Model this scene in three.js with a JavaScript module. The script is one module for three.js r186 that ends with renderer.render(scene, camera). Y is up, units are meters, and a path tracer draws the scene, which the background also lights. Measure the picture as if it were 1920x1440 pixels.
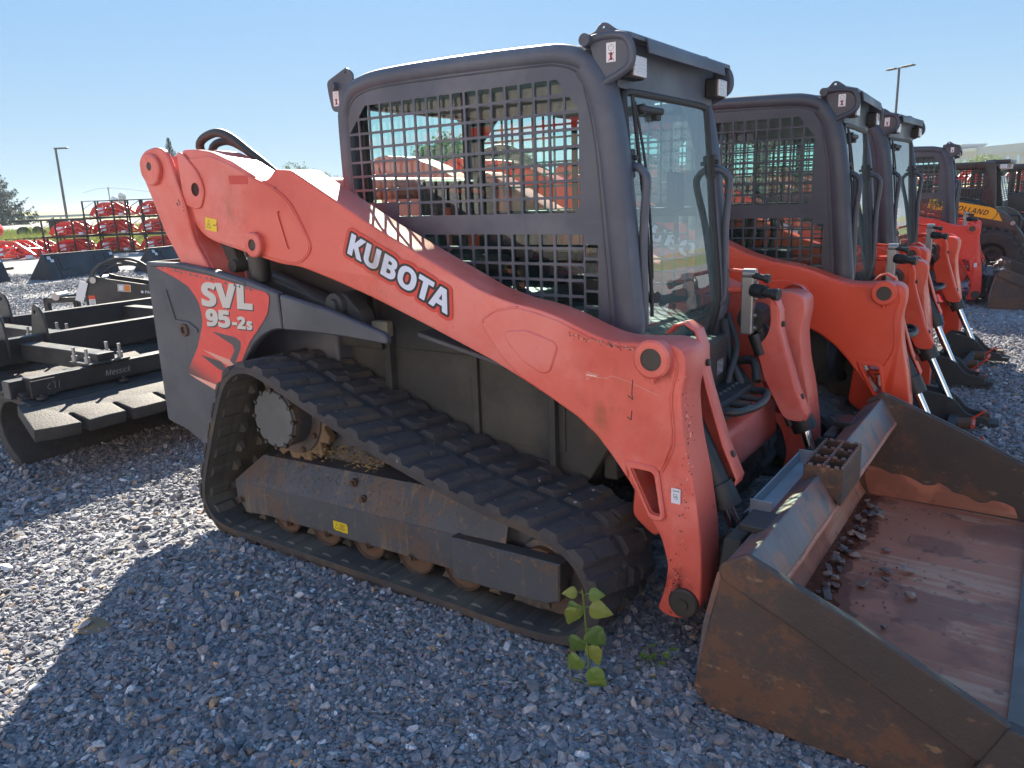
import * as THREE from 'three';
import { mergeGeometries, toCreasedNormals } from 'three/addons/utils/BufferGeometryUtils.js';
import { RoundedBoxGeometry } from 'three/addons/geometries/RoundedBoxGeometry.js';
import { ConvexGeometry } from 'three/addons/geometries/ConvexGeometry.js';

// ---------- camera, sky, sun, exposure ----------
const scene = new THREE.Scene();
const camera = new THREE.PerspectiveCamera(53.07, 4 / 3, 0.05, 2500);
{
  const yaw = 35.3 * Math.PI / 180, pitch = Math.atan(348 / 1442), roll = 2.0 * Math.PI / 180;
  const F = new THREE.Vector3(-Math.sin(yaw), 0, -Math.cos(yaw)), R = new THREE.Vector3(Math.cos(yaw), 0, -Math.sin(yaw)), U = new THREE.Vector3(0, 1, 0);
  const fw = F.clone().multiplyScalar(Math.cos(pitch)).addScaledVector(U, -Math.sin(pitch));
  const up = U.clone().multiplyScalar(Math.cos(pitch)).addScaledVector(F, Math.sin(pitch));
  const ix = R.clone().multiplyScalar(Math.cos(roll)).addScaledVector(up, -Math.sin(roll));
  const iy = up.clone().multiplyScalar(Math.cos(roll)).addScaledVector(R, Math.sin(roll));
  camera.position.set(2.0, 1.53, 2.98);
  camera.quaternion.setFromRotationMatrix(new THREE.Matrix4().makeBasis(ix, iy, fw.clone().negate()));
}
const EXPOSURE = 3.8, SUN = 5, SKYGAIN = 0.46;
const sunEl = 31.5 * Math.PI / 180, sunAz = 42 * Math.PI / 180;
const sunDir = new THREE.Vector3(-Math.sin(sunAz) * Math.cos(sunEl), Math.sin(sunEl), -Math.cos(sunAz) * Math.cos(sunEl));
{
  const W = 512, H = 256, d = new Float32Array(W * H * 4), v = new THREE.Vector3();
  for (let y = 0; y < H; y++) for (let x = 0; x < W; x++) {
    const lat = ((y + 0.5) / H - 0.5) * Math.PI, lon = ((x + 0.5) / W - 0.5) * 2 * Math.PI;
    v.set(Math.cos(lat) * Math.cos(lon), Math.sin(lat), Math.cos(lat) * Math.sin(lon));
    const e = Math.max(0, v.y), t = 1 - Math.pow(1 - Math.min(1, e), 5.5);
    const c = v.dot(sunDir), g = Math.pow(Math.max(0, c), 7) * 0.10 + Math.pow(Math.max(0, c), 60) * 0.3;
    // horizon -> zenith
    const hz = [0.35, 0.47, 0.52], zn = [0.115, 0.27, 0.51];
    const i = (y * W + x) * 4;
    for (let k = 0; k < 3; k++) d[i + k] = SKYGAIN * (hz[k] * (1 - t) + zn[k] * t + g * [1, 0.97, 0.9][k] * (0.4 + 0.6 * (1 - t)));
    d[i + 3] = 1;
  }
  const sky = new THREE.DataTexture(d, W, H, THREE.RGBAFormat, THREE.FloatType);
  sky.mapping = THREE.EquirectangularReflectionMapping; sky.magFilter = THREE.LinearFilter; sky.minFilter = THREE.LinearFilter; sky.needsUpdate = true;
  scene.background = sky; scene.environment = sky;
}
const sun = new THREE.DirectionalLight(new THREE.Color().setRGB(1, 0.9, 0.74), SUN);
sun.position.copy(sunDir).multiplyScalar(60); sun.castShadow = true; sun.name = 'sun';
sun.shadow.mapSize.set(4096, 4096);
Object.assign(sun.shadow.camera, { left: -25, right: 25, top: 25, bottom: -25, near: 1, far: 140 });
scene.add(sun, sun.target);
const renderer = new THREE.WebGLRenderer({ antialias: true });
renderer.toneMapping = THREE.LinearToneMapping; renderer.toneMappingExposure = EXPOSURE;
renderer.shadowMap.enabled = true;
scene.fog = new THREE.FogExp2(new THREE.Color().setRGB(0.72, 0.82, 0.92), 0.0006);

// ---------- random, noise, textures ----------
let seed = 12345;
const rnd = () => { seed = (seed + 0x6D2B79F5) | 0; let t = Math.imul(seed ^ (seed >>> 15), 1 | seed); t = (t + Math.imul(t ^ (t >>> 7), 61 | t)) ^ t; return ((t ^ (t >>> 14)) >>> 0) / 4294967296; };
const rr = (a, b) => a + (b - a) * rnd();
const lerp = (a, b, t) => a + (b - a) * t, clamp = (x, a = 0, b = 1) => Math.min(b, Math.max(a, x)), sm = (a, b, x) => { const t = clamp((x - a) / (b - a)); return t * t * (3 - 2 * t); };
const mix3 = (a, b, t) => [lerp(a[0], b[0], t), lerp(a[1], b[1], t), lerp(a[2], b[2], t)];
const NS = 512;
function field(cx, cy, oct, sd, gain = 0.55) {            // tileable value noise, 0..1
  const out = new Float32Array(NS * NS); let amp = 1, tot = 0;
  for (let o = 0; o < oct; o++) {
    const px = cx << o, py = cy << o; if (px > NS || py > NS) break;
    const lat = new Float32Array(px * py); let s = (sd * 7919 + o * 104729) | 0;
    for (let i = 0; i < lat.length; i++) { s = (Math.imul(s, 1664525) + 1013904223) | 0; lat[i] = (s >>> 8) / 16777216; }
    for (let y = 0; y < NS; y++) {
      const fy = y / NS * py, y0 = Math.floor(fy), ty = fy - y0, sy = ty * ty * (3 - 2 * ty), r0 = (y0 % py) * px, r1 = ((y0 + 1) % py) * px;
      for (let x = 0; x < NS; x++) {
        const fx = x / NS * px, x0 = Math.floor(fx), tx = fx - x0, sx = tx * tx * (3 - 2 * tx), a0 = x0 % px, a1 = (x0 + 1) % px;
        out[y * NS + x] += amp * lerp(lerp(lat[r0 + a0], lat[r0 + a1], sx), lerp(lat[r1 + a0], lat[r1 + a1], sx), sy);
      }
    }
    tot += amp; amp *= gain;
  }
  let lo = 1e9, hi = -1e9; for (const v of out) { lo = Math.min(lo, v); hi = Math.max(hi, v); }
  for (let i = 0; i < out.length; i++) out[i] = (out[i] - lo) / (hi - lo);
  return out;
}
const nA = field(3, 3, 7, 1), nB = field(6, 6, 6, 2), nC = field(40, 40, 4, 3), nD = field(2, 48, 4, 4), nE = field(48, 2, 4, 5), nF = field(128, 128, 2, 6), nG = field(12, 12, 6, 7, 0.7);
const S = (f, x, y) => f[((y % NS) + NS) % NS * NS + ((x % NS) + NS) % NS];
const toS = (c) => { c = clamp(c); return Math.round(255 * (c <= 0.0031308 ? 12.92 * c : 1.055 * Math.pow(c, 1 / 2.4) - 0.055)); };
function colorTex(tile, fn) {
  const d = new Uint8Array(NS * NS * 4);
  for (let y = 0; y < NS; y++) for (let x = 0; x < NS; x++) { const c = fn(x, y), i = (y * NS + x) * 4; d[i] = toS(c[0]); d[i + 1] = toS(c[1]); d[i + 2] = toS(c[2]); d[i + 3] = 255; }
  return wrap(d, tile, true);
}
function grayTex(tile, fn) {
  const d = new Uint8Array(NS * NS * 4);
  for (let y = 0; y < NS; y++) for (let x = 0; x < NS; x++) { const c = Math.round(255 * clamp(fn(x, y))), i = (y * NS + x) * 4; d[i] = d[i + 1] = d[i + 2] = c; d[i + 3] = 255; }
  return wrap(d, tile, false);
}
function wrap(d, tile, srgb) {
  const t = new THREE.DataTexture(d, NS, NS, THREE.RGBAFormat); t.wrapS = t.wrapT = THREE.RepeatWrapping; t.magFilter = THREE.LinearFilter; t.minFilter = THREE.LinearMipmapLinearFilter; t.generateMipmaps = true;
  if (srgb) t.colorSpace = THREE.SRGBColorSpace; t.repeat.set(1 / tile, 1 / tile); t.needsUpdate = true; return t;
}
function mat(name, color, o = {}) { const m = new (o.phys ? THREE.MeshPhysicalMaterial : THREE.MeshStandardMaterial)(); delete o.phys; m.name = name; m.color.setRGB(...color); Object.assign(m, { roughness: 0.6, metalness: 0 }, o); return m; }
const paintBump = grayTex(1.5, (x, y) => 0.5 + (S(nC, x, y) - 0.5) * 0.4 + (S(nA, x, y) - 0.5) * 0.6);
function paint(name, tile, base, dark, light, o = {}, chip = 0.0) {
  const map = colorTex(tile, (x, y) => {
    let c = mix3(base, light, sm(0.35, 0.8, S(nA, x, y) * 0.7 + S(nC, x, y) * 0.3) * 0.9); c = mix3(c, dark, sm(0.5, 0.95, S(nB, x + 91, y + 37)) * 0.55);
    const sp = S(nC, x, y) * 0.6 + S(nF, x + 5, y) * 0.4; c = mix3(c, dark, sm(0.8, 0.9, sp) * 0.5);
    const st = S(nD, x, y) * S(nA, y, x); c = mix3(c, light, sm(0.52, 0.75, st) * 0.4);
    if (chip > 0) c = mix3(c, [0.05, 0.035, 0.03], sm(1 - chip, 1 - chip + 0.03, S(nG, x, y) * 0.75 + S(nC, x, y) * 0.25));
    return c;
  });
  const rough = grayTex(tile, (x, y) => clamp((o.roughness ?? 0.5) + (S(nB, x, y) - 0.5) * 0.3 + (S(nC, x, y) - 0.5) * 0.12));
  return mat(name, [1, 1, 1], { ...o, map, roughness: 1, roughnessMap: rough, bumpMap: paintBump, bumpScale: o.bumpScale ?? 0.0015 });
}
const scale3 = (c, k) => c.map((v) => v * k);
const M = {};
M.redFaded = paint('faded_red_paint', 1.7, [0.63, 0.112, 0.080], [0.50, 0.06, 0.039], [0.68, 0.19, 0.16], { roughness: 0.45 }, 0.17);
M.redFresh = paint('orange_red_paint', 1.9, [0.62, 0.055, 0.02], [0.48, 0.03, 0.014], [0.66, 0.09, 0.05], { roughness: 0.36 }, 0.05);
M.redBright = paint('bright_red_paint', 2.1, [0.66, 0.028, 0.018], [0.5, 0.015, 0.012], [0.68, 0.05, 0.035], { roughness: 0.3 });
M.cab = paint('grey_cab_paint', 1.3, [0.066, 0.076, 0.104], [0.048, 0.054, 0.072], [0.10, 0.11, 0.14], { roughness: 0.48 }, 0.012);
M.cabDark = paint('dark_cab_paint', 1.3, [0.044, 0.048, 0.066], [0.03, 0.032, 0.045], [0.064, 0.067, 0.083], { roughness: 0.42 }, 0.015);
M.panel = paint('grey_panel_plastic', 1.1, [0.054, 0.060, 0.078], [0.04, 0.044, 0.056], [0.08, 0.085, 0.105], { roughness: 0.5 });
M.hull = paint('dusty_hull_paint', 0.9, [0.034, 0.038, 0.040], [0.024, 0.026, 0.028], [0.06, 0.06, 0.054], { roughness: 0.75 }, 0.03);
M.black = paint('black_paint', 1.0, [0.015, 0.016, 0.018], [0.010, 0.010, 0.011], [0.030, 0.030, 0.033], { roughness: 0.5 }, 0.02);
M.blackMatt = mat('black_plastic', [0.022, 0.022, 0.025], { roughness: 0.6 });
M.bucketBlack = paint('new_black_paint', 2, [0.020, 0.024, 0.034], [0.015, 0.018, 0.025], [0.032, 0.038, 0.05], { roughness: 0.62 });
M.hose = mat('rubber_hose', [0.03, 0.03, 0.032], { roughness: 0.55 });
M.rubber = mat('track_rubber', [1, 1, 1], { roughness: 0.82, map: colorTex(0.8, (x, y) => { let c = mix3([0.030, 0.029, 0.033], [0.058, 0.054, 0.056], S(nA, x, y) * 0.5 + S(nC, x, y) * 0.5); c = mix3(c, [0.10, 0.075, 0.05], sm(0.55, 0.85, S(nB, x + 50, y)) * 0.5); c = mix3(c, [0.5, 0.5, 0.54], sm(0.74, 0.84, S(nG, x, y) * 0.6 + S(nC, x, y) * 0.4) * sm(0.5, 0.7, S(nA, x + 200, y)) * 0.8); return c; }), bumpMap: grayTex(0.5, (x, y) => S(nG, x, y)), bumpScale: 0.004 });
M.rubberIn = mat('inner_track_rubber', [1, 1, 1], { roughness: 0.7, map: colorTex(0.9, (x, y) => mix3([0.045, 0.045, 0.045], [0.10, 0.092, 0.075], sm(0.3, 0.8, S(nA, x, y) * 0.6 + S(nE, x, y) * 0.4))), bumpMap: grayTex(0.5, (x, y) => S(nG, x, y)), bumpScale: 0.002 });
M.tyre = mat('cut_tyre_rubber', [1, 1, 1], { roughness: 0.72, map: colorTex(0.6, (x, y) => mix3([0.020, 0.0195, 0.021], [0.048, 0.045, 0.045], S(nG, x, y))), bumpMap: grayTex(0.3, (x, y) => S(nC, x, y) * 0.6 + S(nF, x, y) * 0.4), bumpScale: 0.004 });
M.frame = mat('rusty_frame_steel', [1, 1, 1], { roughness: 0.62, map: colorTex(0.9, (x, y) => { let c = mix3([0.042, 0.048, 0.062], [0.066, 0.072, 0.085], S(nB, x, y)); c = mix3(c, [0.11, 0.065, 0.04], sm(0.57, 0.66, S(nA, x, y) * 0.5 + S(nC, x, y) * 0.25 + S(nF, x, y) * 0.25) * 0.62); if (S(nC, x + 60, y) > 0.78) c = mix3(c, [0.16, 0.10, 0.055], 0.7); c = mix3(c, [0.17, 0.13, 0.085], sm(0.62, 0.8, S(nE, x, y) * 0.5 + S(nB, y, x) * 0.5) * 0.5); return c; }), bumpMap: grayTex(0.5, (x, y) => S(nG, x, y)), bumpScale: 0.0015 });
M.rust = mat('rust_steel', [1, 1, 1], { roughness: 0.8, map: colorTex(0.5, (x, y) => mix3([0.045, 0.03, 0.023], [0.115, 0.065, 0.038], S(nG, x, y) * 0.7 + S(nC, x, y) * 0.3)), bumpMap: grayTex(0.3, (x, y) => S(nG, x, y)), bumpScale: 0.002 });
M.bucketOut = mat('rusted_bucket_outside', [1, 1, 1], { roughness: 0.6, map: colorTex(1.3, (x, y) => { const a = S(nA, x, y), g = S(nG, x, y), d = S(nD, x + 40, y); let c = mix3([0.034, 0.027, 0.027], [0.062, 0.044, 0.037], a); c = mix3(c, [0.12, 0.055, 0.03], sm(0.45, 0.62, g * 0.5 + S(nC, x, y) * 0.25 + S(nF, x, y) * 0.25) * sm(0.3, 0.6, a) * 0.7); c = mix3(c, [0.22, 0.14, 0.08], sm(0.68, 0.8, d * 0.5 + S(nC, y, x) * 0.5) * 0.7); return c; }), bumpMap: grayTex(0.6, (x, y) => S(nG, x, y) * 0.6 + S(nF, x, y) * 0.4), bumpScale: 0.0018 });
M.bucketIn = mat('rusted_bucket_floor', [1, 1, 1], { roughness: 0.6, metalness: 0, map: colorTex(1.6, (x, y) => { const a = S(nA, x + 100, y), st = S(nD, x, y + 60); let c = mix3([0.33, 0.095, 0.05], [0.44, 0.165, 0.10], a); c = mix3(c, [0.52, 0.31, 0.215], sm(0.5, 0.75, st * 0.6 + S(nB, x, y) * 0.4) * 0.6); c = mix3(c, [0.15, 0.05, 0.036], sm(0.64, 0.74, S(nC, x, y) * 0.5 + st * 0.25 + S(nG, x, y) * 0.25) * 0.8); c = mix3(c, [0.17, 0.065, 0.048], sm(0.6, 0.75, S(nB, x + 300, y)) * 0.6); return c; }), bumpMap: grayTex(0.8, (x, y) => S(nG, x, y) * 0.5 + S(nD, x, y) * 0.5), bumpScale: 0.0015 });
M.bucketTop = mat('worn_bucket_steel', [1, 1, 1], { roughness: 0.45, metalness: 0.12, map: colorTex(0.9, (x, y) => { let c = mix3([0.085, 0.074, 0.08], [0.17, 0.15, 0.16], S(nA, x, y) * 0.6 + S(nE, x, y) * 0.4); c = mix3(c, [0.26, 0.12, 0.085], sm(0.6, 0.68, S(nB, x + 120, y + 300)) * 0.75); c = mix3(c, [0.1, 0.07, 0.06], sm(0.6, 0.75, S(nG, x, y)) * 0.5); return c; }), bumpMap: grayTex(0.5, (x, y) => S(nG, x, y)), bumpScale: 0.001 });
M.edgeSteel = paint('scraped_edge_steel', 0.8, [0.115, 0.095, 0.092], [0.085, 0.06, 0.052], [0.16, 0.15, 0.155], { roughness: 0.62 }, 0.1);
M.wet = mat('wet_rust_mud', [0.085, 0.032, 0.024], { roughness: 0.16, bumpMap: grayTex(0.4, (x, y) => S(nB, x, y)), bumpScale: 0.002 });
M.steel = mat('bare_steel', [0.32, 0.32, 0.33], { roughness: 0.42, metalness: 0.7 });
M.greySteel = paint('grey_primer', 0.8, [0.26, 0.29, 0.33], [0.18, 0.2, 0.23], [0.33, 0.36, 0.4], { roughness: 0.5 }, 0.03);
M.hub = paint('grey_hub_paint', 0.7, [0.07, 0.078, 0.085], [0.052, 0.056, 0.06], [0.1, 0.105, 0.11], { roughness: 0.55 });
M.chrome = mat('chrome_rod', [0.75, 0.75, 0.76], { roughness: 0.12, metalness: 1 });
M.toothRust = mat('worn_rusty_teeth', [1, 1, 1], { roughness: 0.75, map: colorTex(0.4, (x, y) => mix3([0.09, 0.06, 0.036], [0.24, 0.165, 0.10], S(nG, x, y))) });
M.hole = mat('painted_bore_shade', [0.05, 0.02, 0.018], { roughness: 0.9 });  // dark colour standing in for the shade inside a hole
M.pin = mat('greasy_pin', [0.055, 0.05, 0.045], { roughness: 0.6, metalness: 0.3 });
M.glass = mat('tinted_glass', [0.78, 0.95, 0.91], { phys: true, roughness: 0.0, transmission: 1, thickness: 0, ior: 1.5 });
M.glassFront = mat('door_glass', [0.72, 0.90, 0.88], { phys: true, roughness: 0.0, transmission: 0.92, thickness: 0, ior: 2.05 });
M.lens = mat('lamp_lens', [0.86, 0.80, 0.78], { phys: true, roughness: 0.2, metalness: 0.0, clearcoat: 1, bumpMap: grayTex(0.06, (x, y) => 0.5 + 0.5 * Math.sin(y / NS * Math.PI * 16)), bumpScale: 0.003 });
M.white = mat('white_print', [0.72, 0.72, 0.72], { roughness: 0.5 });
M.lining = mat('cab_lining', [0.23, 0.24, 0.26], { roughness: 0.9 });
M.seat = mat('seat_fabric', [0.022, 0.023, 0.024], { roughness: 0.8 });
M.strap = mat('orange_strap', [0.6, 0.07, 0.02], { roughness: 0.6 });
M.galv = mat('galvanised_steel', [0.42, 0.44, 0.46], { roughness: 0.5, metalness: 0.4 });
M.pole = mat('pole_paint', [0.12, 0.10, 0.09], { roughness: 0.5 });
M.yellow = paint('yellow_paint', 1, [0.72, 0.38, 0.02], [0.6, 0.3, 0.015], [0.75, 0.42, 0.05], { roughness: 0.4 });
M.bark = mat('bark', [0.09, 0.065, 0.045], { roughness: 0.95, bumpMap: grayTex(0.5, (x, y) => S(nE, x, y)), bumpScale: 0.02 });

// ---------- geometry helpers ----------
const V = (x, y, z) => new THREE.Vector3(x, y, z);
function boxUV(g) {                                              // uv in metres from the dominant axis of each face
  if (g.index) g = g.toNonIndexed();
  const p = g.attributes.position, n = p.count, uv = new Float32Array(n * 2), a = V(), b = V(), c = V();
  for (let i = 0; i < n; i += 3) {
    a.fromBufferAttribute(p, i); b.fromBufferAttribute(p, i + 1).sub(a); c.fromBufferAttribute(p, i + 2).sub(a); b.cross(c);
    const X = Math.abs(b.x), Y = Math.abs(b.y), Z = Math.abs(b.z);
    for (let k = 0; k < 3; k++) {
      const x = p.getX(i + k), y = p.getY(i + k), z = p.getZ(i + k), o = (i + k) * 2;
      if (Z >= X && Z >= Y) { uv[o] = x; uv[o + 1] = y; } else if (Y >= X) { uv[o] = x; uv[o + 1] = z; } else { uv[o] = z; uv[o + 1] = y; }
    }
  }
  g.setAttribute('uv', new THREE.BufferAttribute(uv, 2));
  for (const k of Object.keys(g.attributes)) if (!['position', 'normal', 'uv'].includes(k)) g.deleteAttribute(k);
  return g;
}
const crease = (g, a = 0.6) => toCreasedNormals(g.index ? g.toNonIndexed() : g, a);
function polyShape(pts, r = 0) {
  const s = new THREE.Shape(), n = pts.length;
  if (!r) { pts.forEach(([x, y], i) => i ? s.lineTo(x, y) : s.moveTo(x, y)); s.closePath(); return s; }
  for (let i = 0; i < n; i++) {
    const p = pts[(i + n - 1) % n], q = pts[i], w = pts[(i + 1) % n];
    const l1 = Math.hypot(p[0] - q[0], p[1] - q[1]), l2 = Math.hypot(w[0] - q[0], w[1] - q[1]), R = Math.min(q[2] ?? r, l1 * 0.48, l2 * 0.48);
    const a = [q[0] + (p[0] - q[0]) / l1 * R, q[1] + (p[1] - q[1]) / l1 * R], b = [q[0] + (w[0] - q[0]) / l2 * R, q[1] + (w[1] - q[1]) / l2 * R];
    if (i) s.lineTo(...a); else s.moveTo(...a);
    s.quadraticCurveTo(q[0], q[1], b[0], b[1]);
  }
  s.closePath(); return s;
}
// profile in x,y extruded between z0 and z1
function ext(pts, z0, z1, { r = 0, bevel = 0.004, holes = [], cr = 0.55, seg = 5 } = {}) {
  const s = pts instanceof THREE.Shape ? pts : polyShape(pts, r);
  for (const h of holes) s.holes.push(h);
  const b = Math.min(bevel, (z1 - z0) * 0.45);
  let g = new THREE.ExtrudeGeometry(s, { depth: z1 - z0 - 2 * b, bevelEnabled: b > 0, bevelThickness: b, bevelSize: b, bevelOffset: -b, bevelSegments: b > 0.006 ? 3 : 1, curveSegments: seg });
  g.translate(0, 0, z0 + b);
  return boxUV(crease(g, cr));
}
const circle = (x, y, r) => { const p = new THREE.Path(); p.absarc(x, y, r, 0, Math.PI * 2, true); return p; };
const disc = (x, y, r) => { const p = new THREE.Shape(); p.absarc(x, y, r, 0, Math.PI * 2, false); return p; };
function box(x0, x1, y0, y1, z0, z1, r = 0.006) {
  const w = x1 - x0, h = y1 - y0, d = z1 - z0, R = Math.min(r, w * 0.45, h * 0.45, d * 0.45);
  const g = new RoundedBoxGeometry(w, h, d, R > 0.012 ? 3 : 1, R); g.translate((x0 + x1) / 2, (y0 + y1) / 2, (z0 + z1) / 2); return boxUV(g);
}
function rod(a, b, r, r2 = r, seg = 20) {                        // a capped bar between two points
  const A = V(...a), B = V(...b), L = A.distanceTo(B), g = new THREE.CylinderGeometry(r2, r, L, seg);
  g.applyQuaternion(new THREE.Quaternion().setFromUnitVectors(V(0, 1, 0), B.clone().sub(A).normalize())); g.translate((A.x + B.x) / 2, (A.y + B.y) / 2, (A.z + B.z) / 2);
  return boxUV(g);
}
function beam(a, b, w, h, upv = [0, 1, 0]) {                      // rectangular bar between two points
  const A = V(...a), B = V(...b), L = A.distanceTo(B), d = B.clone().sub(A).normalize(), u = V(...upv), s = V().crossVectors(d, u).normalize(); u.crossVectors(s, d);
  const g = new RoundedBoxGeometry(w, h, L, 1, Math.min(0.004, w / 4, h / 4)); g.applyMatrix4(new THREE.Matrix4().makeBasis(s, u, d.clone().negate())); g.translate((A.x + B.x) / 2, (A.y + B.y) / 2, (A.z + B.z) / 2);
  return boxUV(g);
}
function tube(pts, r, seg = 40, rs = 10, closed = false, tension = 0.5) { return boxUV(new THREE.TubeGeometry(new THREE.CatmullRomCurve3(pts.map((p) => V(...p)), closed, 'catmullrom', tension), seg, r, rs, closed)); }
function lathe(pts, seg = 32) { return boxUV(crease(new THREE.LatheGeometry(pts.map((p) => new THREE.Vector2(...p)), seg), 0.5)); }
function tf(g, { t = [0, 0, 0], r = [0, 0, 0], s = 1 } = {}) { g = g.clone(); const m = new THREE.Matrix4().compose(V(...t), new THREE.Quaternion().setFromEuler(new THREE.Euler(...r)), V(s, s, s)); g.applyMatrix4(m); return g; }
function mirrorZ(g) {
  g = g.clone(); const p = g.attributes.position, n = g.attributes.normal, u = g.attributes.uv;
  for (let i = 0; i < p.count; i++) { p.setZ(i, -p.getZ(i)); n.setZ(i, -n.getZ(i)); }
  for (let i = 0; i < p.count; i += 3) for (const at of [p, n, u]) for (let k = 0; k < at.itemSize; k++) { const a = at.array[(i + 1) * at.itemSize + k]; at.array[(i + 1) * at.itemSize + k] = at.array[(i + 2) * at.itemSize + k]; at.array[(i + 2) * at.itemSize + k] = a; }
  return g;
}
const merged = (gs) => { gs = (Array.isArray(gs) ? gs : [gs]).map((g) => { if (g.index) g = g.toNonIndexed(); if (!g.attributes.uv) g = boxUV(g); for (const k of Object.keys(g.attributes)) if (!['position', 'normal', 'uv'].includes(k)) g.deleteAttribute(k); return g; }); return gs.length === 1 ? gs[0] : mergeGeometries(gs); };
const used = new Map();
function numbered(n) { const k = used.get(n) || 0; used.set(n, k + 1); return k ? `${n}_${String(k).padStart(3, '0')}` : n; }
function part(name, gs, m, parent, label) { const o = new THREE.Mesh(merged(gs), m); o.name = name; o.castShadow = o.receiveShadow = true; if (label) o.userData.label = label; parent.add(o); return o; }
function thing(name, label, category, p = [0, 0, 0], turn = 0, group) { const o = new THREE.Group(); o.name = numbered(name); o.position.set(...p); o.rotation.y = turn; o.userData = { label, category }; if (group) o.userData.group = group; scene.add(o); return o; }
function struct(name, gs, m) { const o = part(name, gs, m, scene); o.userData.kind = 'structure'; return o; }
function copyOf(o, p, turn, label) { const c = o.clone(); c.name = numbered(o.name.replace(/_\d{3}$/, '')); c.userData = { ...o.userData, label: label ?? o.userData.label }; c.position.set(...p); c.rotation.y = turn; scene.add(c); return c; }
// flat print: a canvas on a small sheet
function print(name, w, h, ppm, draw, parent, { at = [0, 0, 0], rot = [0, 0, 0], label, rough = 0.5 } = {}) {
  const c = document.createElement('canvas'); c.width = Math.round(w * ppm); c.height = Math.round(h * ppm);
  const k = c.getContext('2d'); draw(k, c.width, c.height);
  const t = new THREE.CanvasTexture(c); t.colorSpace = THREE.SRGBColorSpace; t.magFilter = THREE.LinearFilter;
  const m = new THREE.MeshStandardMaterial({ map: t, transparent: true, roughness: rough }); m.name = name + '_print';
  const o = new THREE.Mesh(new THREE.PlaneGeometry(w, h), m); o.name = name; o.position.set(...at); o.rotation.set(...rot); o.receiveShadow = true; if (label) o.userData.label = label; parent.add(o); return o;
}
// ---------- the setting ----------
const CAM = camera.position, FWD = [-0.5779, -0.8161], RGT = [0.8161, -0.5779];
const spot = (bearing, depth) => [CAM.x + depth * (FWD[0] + RGT[0] * bearing), CAM.z + depth * (FWD[1] + RGT[1] * bearing)];   // ground place at a bearing (tangent) and depth
const gravelColor = (tile) => colorTex(tile, (x, y) => { const c = S(nF, x, y) * 0.55 + S(nC, x, y) * 0.45; return mix3([0.09, 0.092, 0.10], [0.52, 0.52, 0.53], Math.pow(clamp((c - 0.15) * 1.25), 1.5)); });
M.gravelBed = mat('gravel_bed', [1, 1, 1], { roughness: 0.95, map: gravelColor(2.4), bumpMap: grayTex(2.4, (x, y) => S(nF, x, y) * 0.55 + S(nC, x, y) * 0.45), bumpScale: 0.03 });
M.grass = mat('grass', [1, 1, 1], { roughness: 0.95, map: colorTex(9, (x, y) => mix3([0.07, 0.11, 0.02], [0.22, 0.25, 0.05], S(nA, x, y) * 0.5 + S(nF, x, y) * 0.5)) });
M.field = mat('field', [1, 1, 1], { roughness: 0.95, map: colorTex(60, (x, y) => mix3([0.18, 0.2, 0.06], [0.34, 0.31, 0.12], S(nD, x, y) * 0.6 + S(nC, x, y) * 0.4)) });
M.road = mat('road', [0.24, 0.24, 0.245], { roughness: 0.9, bumpMap: paintBump, bumpScale: 0.01 });
const EDGE = [0.76, -0.65], OUT = [-0.65, -0.76];                  // along and away from the edge of the gravel lot
const E2 = (u, d, h) => [CAM.x + EDGE[0] * u + OUT[0] * d, h, CAM.z + EDGE[1] * u + OUT[1] * d];
function strip(u0, u1, rows, n = 24) {                              // rows: [distance, height]
  const pos = [], idx = [];
  rows.forEach(([d, h]) => { for (let i = 0; i <= n; i++) pos.push(...E2(lerp(u0, u1, i / n), d, h)); });
  for (let j = 0; j + 1 < rows.length; j++) for (let i = 0; i < n; i++) { const a = j * (n + 1) + i, b = a + 1, c = a + n + 1, e = c + 1; idx.push(a, b, c, b, e, c); }
  const g = new THREE.BufferGeometry(); g.setAttribute('position', new THREE.Float32BufferAttribute(pos, 3)); g.setIndex(idx); g.computeVertexNormals();
  if (g.attributes.normal.getY(0) < 0) { for (let i = 0; i < idx.length; i += 3) [idx[i + 1], idx[i + 2]] = [idx[i + 2], idx[i + 1]]; g.setIndex(idx); g.computeVertexNormals(); }
  return boxUV(g);
}
struct('ground', (() => { const g = new THREE.CircleGeometry(1400, 64); g.rotateX(-Math.PI / 2); g.translate(0, -0.06, 0); return boxUV(g); })(), M.grass);
struct('gravel_lot', strip(-160, 160, [[-120, 0], [0, 0], [32.2, 0]], 8), M.gravelBed);
struct('lawn', strip(-160, 220, [[32, -0.01], [40, 0.02], [56, 0.05], [70, 0.22]], 30), M.grass);
struct('road', strip(-200, 260, [[69.8, 0.24], [110, 0.6]], 8), M.road);
struct('field', strip(-260, 420, [[109, 0.52], [150, 0.9], [300, 2.3], [480, 3.6], [700, 4.2], [1100, 3.5]], 24), M.field);

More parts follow.
